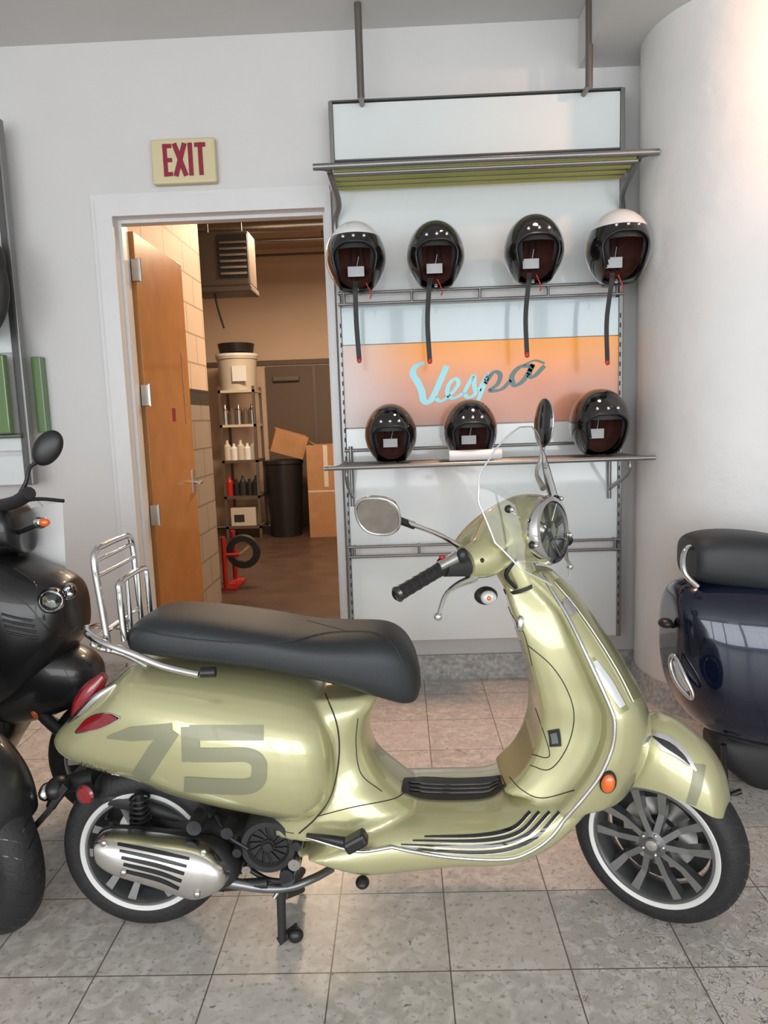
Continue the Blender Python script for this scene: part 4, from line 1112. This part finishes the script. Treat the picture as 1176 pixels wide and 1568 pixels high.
br_=copy_scooter((sh+.02,RY-YC,0),0.0,1.0,swap={M_paint:M_blue,M_paintD:M_blue,M_decal:M_blue,M_red:M_gls},
   skip=('luggage_rack','decal','script_badge','panel_seam','grab_rail','seat','tail_light','rear_indicator','whitewall','plate_','side_round','side_reflector_cup','reflector_arm','exhaust_heat','shield_'))
bpy.context.view_layer.update()
def rst(px,t,b,w,e=2.5): return (T(px,(t+b)/2,RY-.6*w).x,T(px,t,RY-.3*w).z,T(px,b,RY-.7*w).z,w,e,RY)
vs,fs=xloft_data([rst(1027,935,985,.04),rst(1036,908,1048,.11),rst(1060,893,1098,.16),rst(1105,886,1138,.205),rst(1176,886,1162,.225),rst(1260,895,1165,.225),rst(1330,930,1130,.18)],5,40)
mk('rear_cowl',vs,fs,M_blue,br_)
vs,fs=xloft_data([rst(1056,842,880,.06,3),rst(1068,824,892,.11,3),rst(1110,815,902,.13,3),rst(1180,818,912,.14,3),rst(1290,838,930,.14,3),rst(1400,842,960,.13,3),rst(1450,880,960,.06,3)],5,36)
mk('seat_long',vs,fs,M_seat,br_)
tube('grab_handle',[T(1068,898,RY-.13),T(1050,880,RY-.13),T(1046,858,RY-.11),T(1052,840,RY-.08),T(1068,838,RY-.03)],.010,M_chr,br_)
tube('tail_chrome',[T(1033,1004,RY-.11),T(1026,1016,RY-.10),T(1036,1045,RY-.13),T(1056,1068,RY-.17),T(1060,1062,RY-.18),T(1048,1035,RY-.16)],.008,M_chr,br_,cyc=True)
tube('tail_lens',[T(1034,1012,RY-.10),T(1044,1038,RY-.13),T(1055,1058,RY-.16)],[.010,.016,.010],M_lens,br_)
ellip('rear_turn_signal',T(1019,954,RY-.05),(.026,.03,.018),M_blk,br_)
tube('turn_signal_stem',[T(1022,956,RY-.05),T(1040,962,RY-.03)],.009,M_blk,br_)
vs,fs=xloft_data([rst(1090,1120,1150,.05),rst(1120,1120,1185,.09),rst(1180,1120,1225,.10),rst(1260,1130,1240,.10)],4,24); mk('muffler_black',vs,fs,M_blkm,br_)
g2=TZ(1122,1212,.012); tube('side_stand',[T(1108,1140,RY-.12),Vector((g2.x-.02,g2.y,.014)),Vector((g2.x+.03,g2.y,.012))],.010,M_blk,br_)
shl=T(63,1330,YC-.1).x-T(1140,1330,YC-.1).x
copy_scooter((shl+.012,0.0,0),0,1.0,swap={M_paint:M_sat,M_paintD:M_sat,M_decal:M_sat},skip=('decal','script_badge','whitewall'))

# black scooter at the left, behind
BYY=2.42
bs=empty('motor_scooter',(T(60,1300,BYY).x,BYY,0))
def bstn(px,t,b,w,e=2.6): return (T(px,(t+b)/2,BYY-.6*w).x,T(px,t,BYY-.3*w).z,T(px,b,BYY-.6*w).z,w,e,BYY)
vs,fs=xloft_data([bstn(-150,850,1120,.16),bstn(-60,845,1110,.19),bstn(0,850,1085,.19),bstn(45,868,1050,.17),bstn(85,882,1010,.14),bstn(108,898,985,.10),bstn(122,935,965,.04)],5,36); mk('front_apron',vs,fs,M_sat,bs)
vs,fs=xloft_data([bstn(0,985,1120,.12),bstn(60,985,1105,.12),bstn(110,995,1085,.10),bstn(140,1012,1065,.07),bstn(153,1030,1045,.02)],5,30); mk('front_mudguard',vs,fs,M_sat,bs)
vs,fs=xloft_data([bstn(-120,800,870,.10),bstn(-40,775,860,.12),bstn(10,770,850,.11),bstn(32,800,850,.07),bstn(38,820,840,.02)],5,30); mk('dash_cowl',vs,fs,M_sat,bs)
tube('handlebar',[T(-30,780,BYY),T(20,770,BYY-.1),T(45,755,BYY-.16)],.022,M_blkm,bs)
tube('brake_lever',[T(30,768,BYY-.14),T(60,764,BYY-.17),T(97,767,BYY-.20)],.006,M_blk,bs)
tube('mirror_stalk',[T(30,760,BYY-.14),T(40,738,BYY-.14),T(46,716,BYY-.14),T(60,706,BYY-.14)],[.010,.007,.006,.007],M_blk,bs)
ellip('mirror',T(73,686,BYY-.14),(.042,.020,.062),M_blk,bs,rot=(0,.6,.2))
ellip('indicator_case',T(62,800,BYY-.14),(.026,.018,.020),M_chr,bs); ellip('indicator',T(68,800,BYY-.155),(.018,.012,.014),M_org,bs); tube('indicator_stem',[T(60,803,BYY-.14),T(30,815,BYY-.05)],.008,M_blk,bs)
ABV=bvh_of([o for o in bs.children if o.name.startswith('front_apron')][0])
for px,py,r in ((78,918,.034),(104,905,.022)):
    h=snap(ABV,px,py,.0)
    if h is None: h=T(px,py,BYY-.14)
    Mh=face(h-Vector((-.01,.02,0)),Vector((.35,-.9,.05)))
    lathe('headlight_bezel',[(r*1.2,.04),(r*1.25,0),(r*1.05,-.012),(r,-.004),(r*.95,.03)],M_gls,bs,M=Mh,closed=True,seg=36)
    lathe('headlight_reflector',[(.001,.02),(r*.6,.012),(r,.0)],M_chr,bs,M=Mh,seg=36)
    lathe('headlight_lens',[(.001,-.018),(r*.6,-.013),(r,.0)],M_glass,bs,M=Mh,seg=36)
for k in range(4): stube('vent_slat_%d'%k,ABV,[(2+k*2,940+k*9),(25+k*3,946+k*9),(50+k*3,950+k*9)],.004,M_blk,bs)
stube('apron_seam',ABV,[(0,905),(40,925),(70,960),(95,975),(118,960)],.002,M_gls,bs)
stube('apron_edge',ABV,[(20,870),(50,890),(62,915),(68,950)],.003,M_gls,bs)
bw=T(178,1190,BYY); bw.z=.232
wheel(bw,0.0,.232,.05,bs,white=False)
for dy in (-.075,.075):
    tube('fork_leg',[T(35,1035,BYY+dy),T(70,1100,BYY+dy),Vector((bw.x,BYY+dy,.232))],[.022,.020,.018],M_blkm,bs)
ellip('fork_reflector',T(52,1092,BYY-.10),(.010,.008,.026),M_org,bs,rot=(0,-.4,0))
vs,fs=xloft_data([bstn(-330,1120,1220,.14),bstn(-150,1090,1225,.16),bstn(-40,1080,1200,.14),bstn(20,1060,1130,.09)],4,30); mk('floorboard',vs,fs,M_sat,bs)
rw=Vector((bw.x-1.28,BYY,.232)); wheel(rw,0,.232,.055,bs,white=False)
vs,fs=xloft_data([(rw.x-.35,.80,.62,.05,2.4,BYY),(rw.x-.1,.80,.42,.16,2.4,BYY),(rw.x+.25,.76,.30,.17,2.4,BYY),(rw.x+.42,.66,.24,.12,2.4,BYY)],5,30); mk('rear_body',vs,fs,M_sat,bs)
vs,fs=xloft_data([(rw.x-.32,.86,.78,.05,2.8,BYY),(rw.x-.1,.90,.76,.13,2.8,BYY),(rw.x+.3,.84,.72,.14,2.8,BYY),(rw.x+.45,.76,.68,.07,2.8,BYY)],5,30); mk('seat',vs,fs,M_seat,bs)
ps=empty('price_sheet',T(70,820,BYY+.12)); quad('sheet',[T(38,780,BYY+.12),T(96,768,BYY+.12),T(101,872,BYY+.12),T(48,880,BYY+.12)],M_white,ps,th=.002)
tube('tie',[T(66,775,BYY+.12),T(50,760,BYY-.02),T(35,760,BYY-.10)],.002,M_paper,ps)

# ============================================================ LIGHTS
w=bpy.data.worlds.new('daylight'); scene.world=w; w.use_nodes=True
w.node_tree.nodes['Background'].inputs[0].default_value=(.85,.92,1.0,1); w.node_tree.nodes['Background'].inputs[1].default_value=1.0
def area(name,loc,size,power,col,tgt,sy=None):
    l=bpy.data.lights.new(name,'AREA'); l.energy=power; l.color=col; l.shape='RECTANGLE'; l.size=size; l.size_y=sy or size
    o=bpy.data.objects.new(name,l); scene.collection.objects.link(o); o.location=loc
    o.rotation_euler=(Vector(tgt)-Vector(loc)).to_track_quat('-Z','Y').to_euler(); return o
for i in range(nwin):
    x=XL+(i+.5)*ww
    area('window_daylight_%d'%i,(x,YF-.02,1.65),ww-.2,74,(.97,.985,1.0),(x,0,1.6),2.6)
def spot(name,loc,tgt,power,col,ang,blend=.6,r=.05):
    l=bpy.data.lights.new(name,'SPOT'); l.energy=power; l.color=col; l.spot_size=ang*D2R; l.spot_blend=blend; l.shadow_soft_size=r
    o=bpy.data.objects.new(name,l); scene.collection.objects.link(o); o.location=loc
    o.rotation_euler=(Vector(tgt)-Vector(loc)).to_track_quat('-Z','Y').to_euler(); return o
spot('column_spot',(2.0,2.35,2.98),(cx+.05,cyy-.35,2.70),60,(1,.50,.25),75,.9)
spot('floor_spot',(.6,2.95,3.15),(.35,2.9,0),230,(1,.58,.40),44,.9,.15)
spot('floor_spot_left',(-1.7,3.0,3.15),(-1.7,3.0,0),120,(1,.60,.42),44,.9,.15)
area('storage_lamp',(fl.x,6.9,fl.z-.05),1.1,115,(1,.74,.50),(fl.x,6.9,0),.12)
area('storage_lamp_b',(dr+.6,5.2,BZ-.1),1.1,60,(1,.74,.50),(dr+.2,5.2,0),.3)
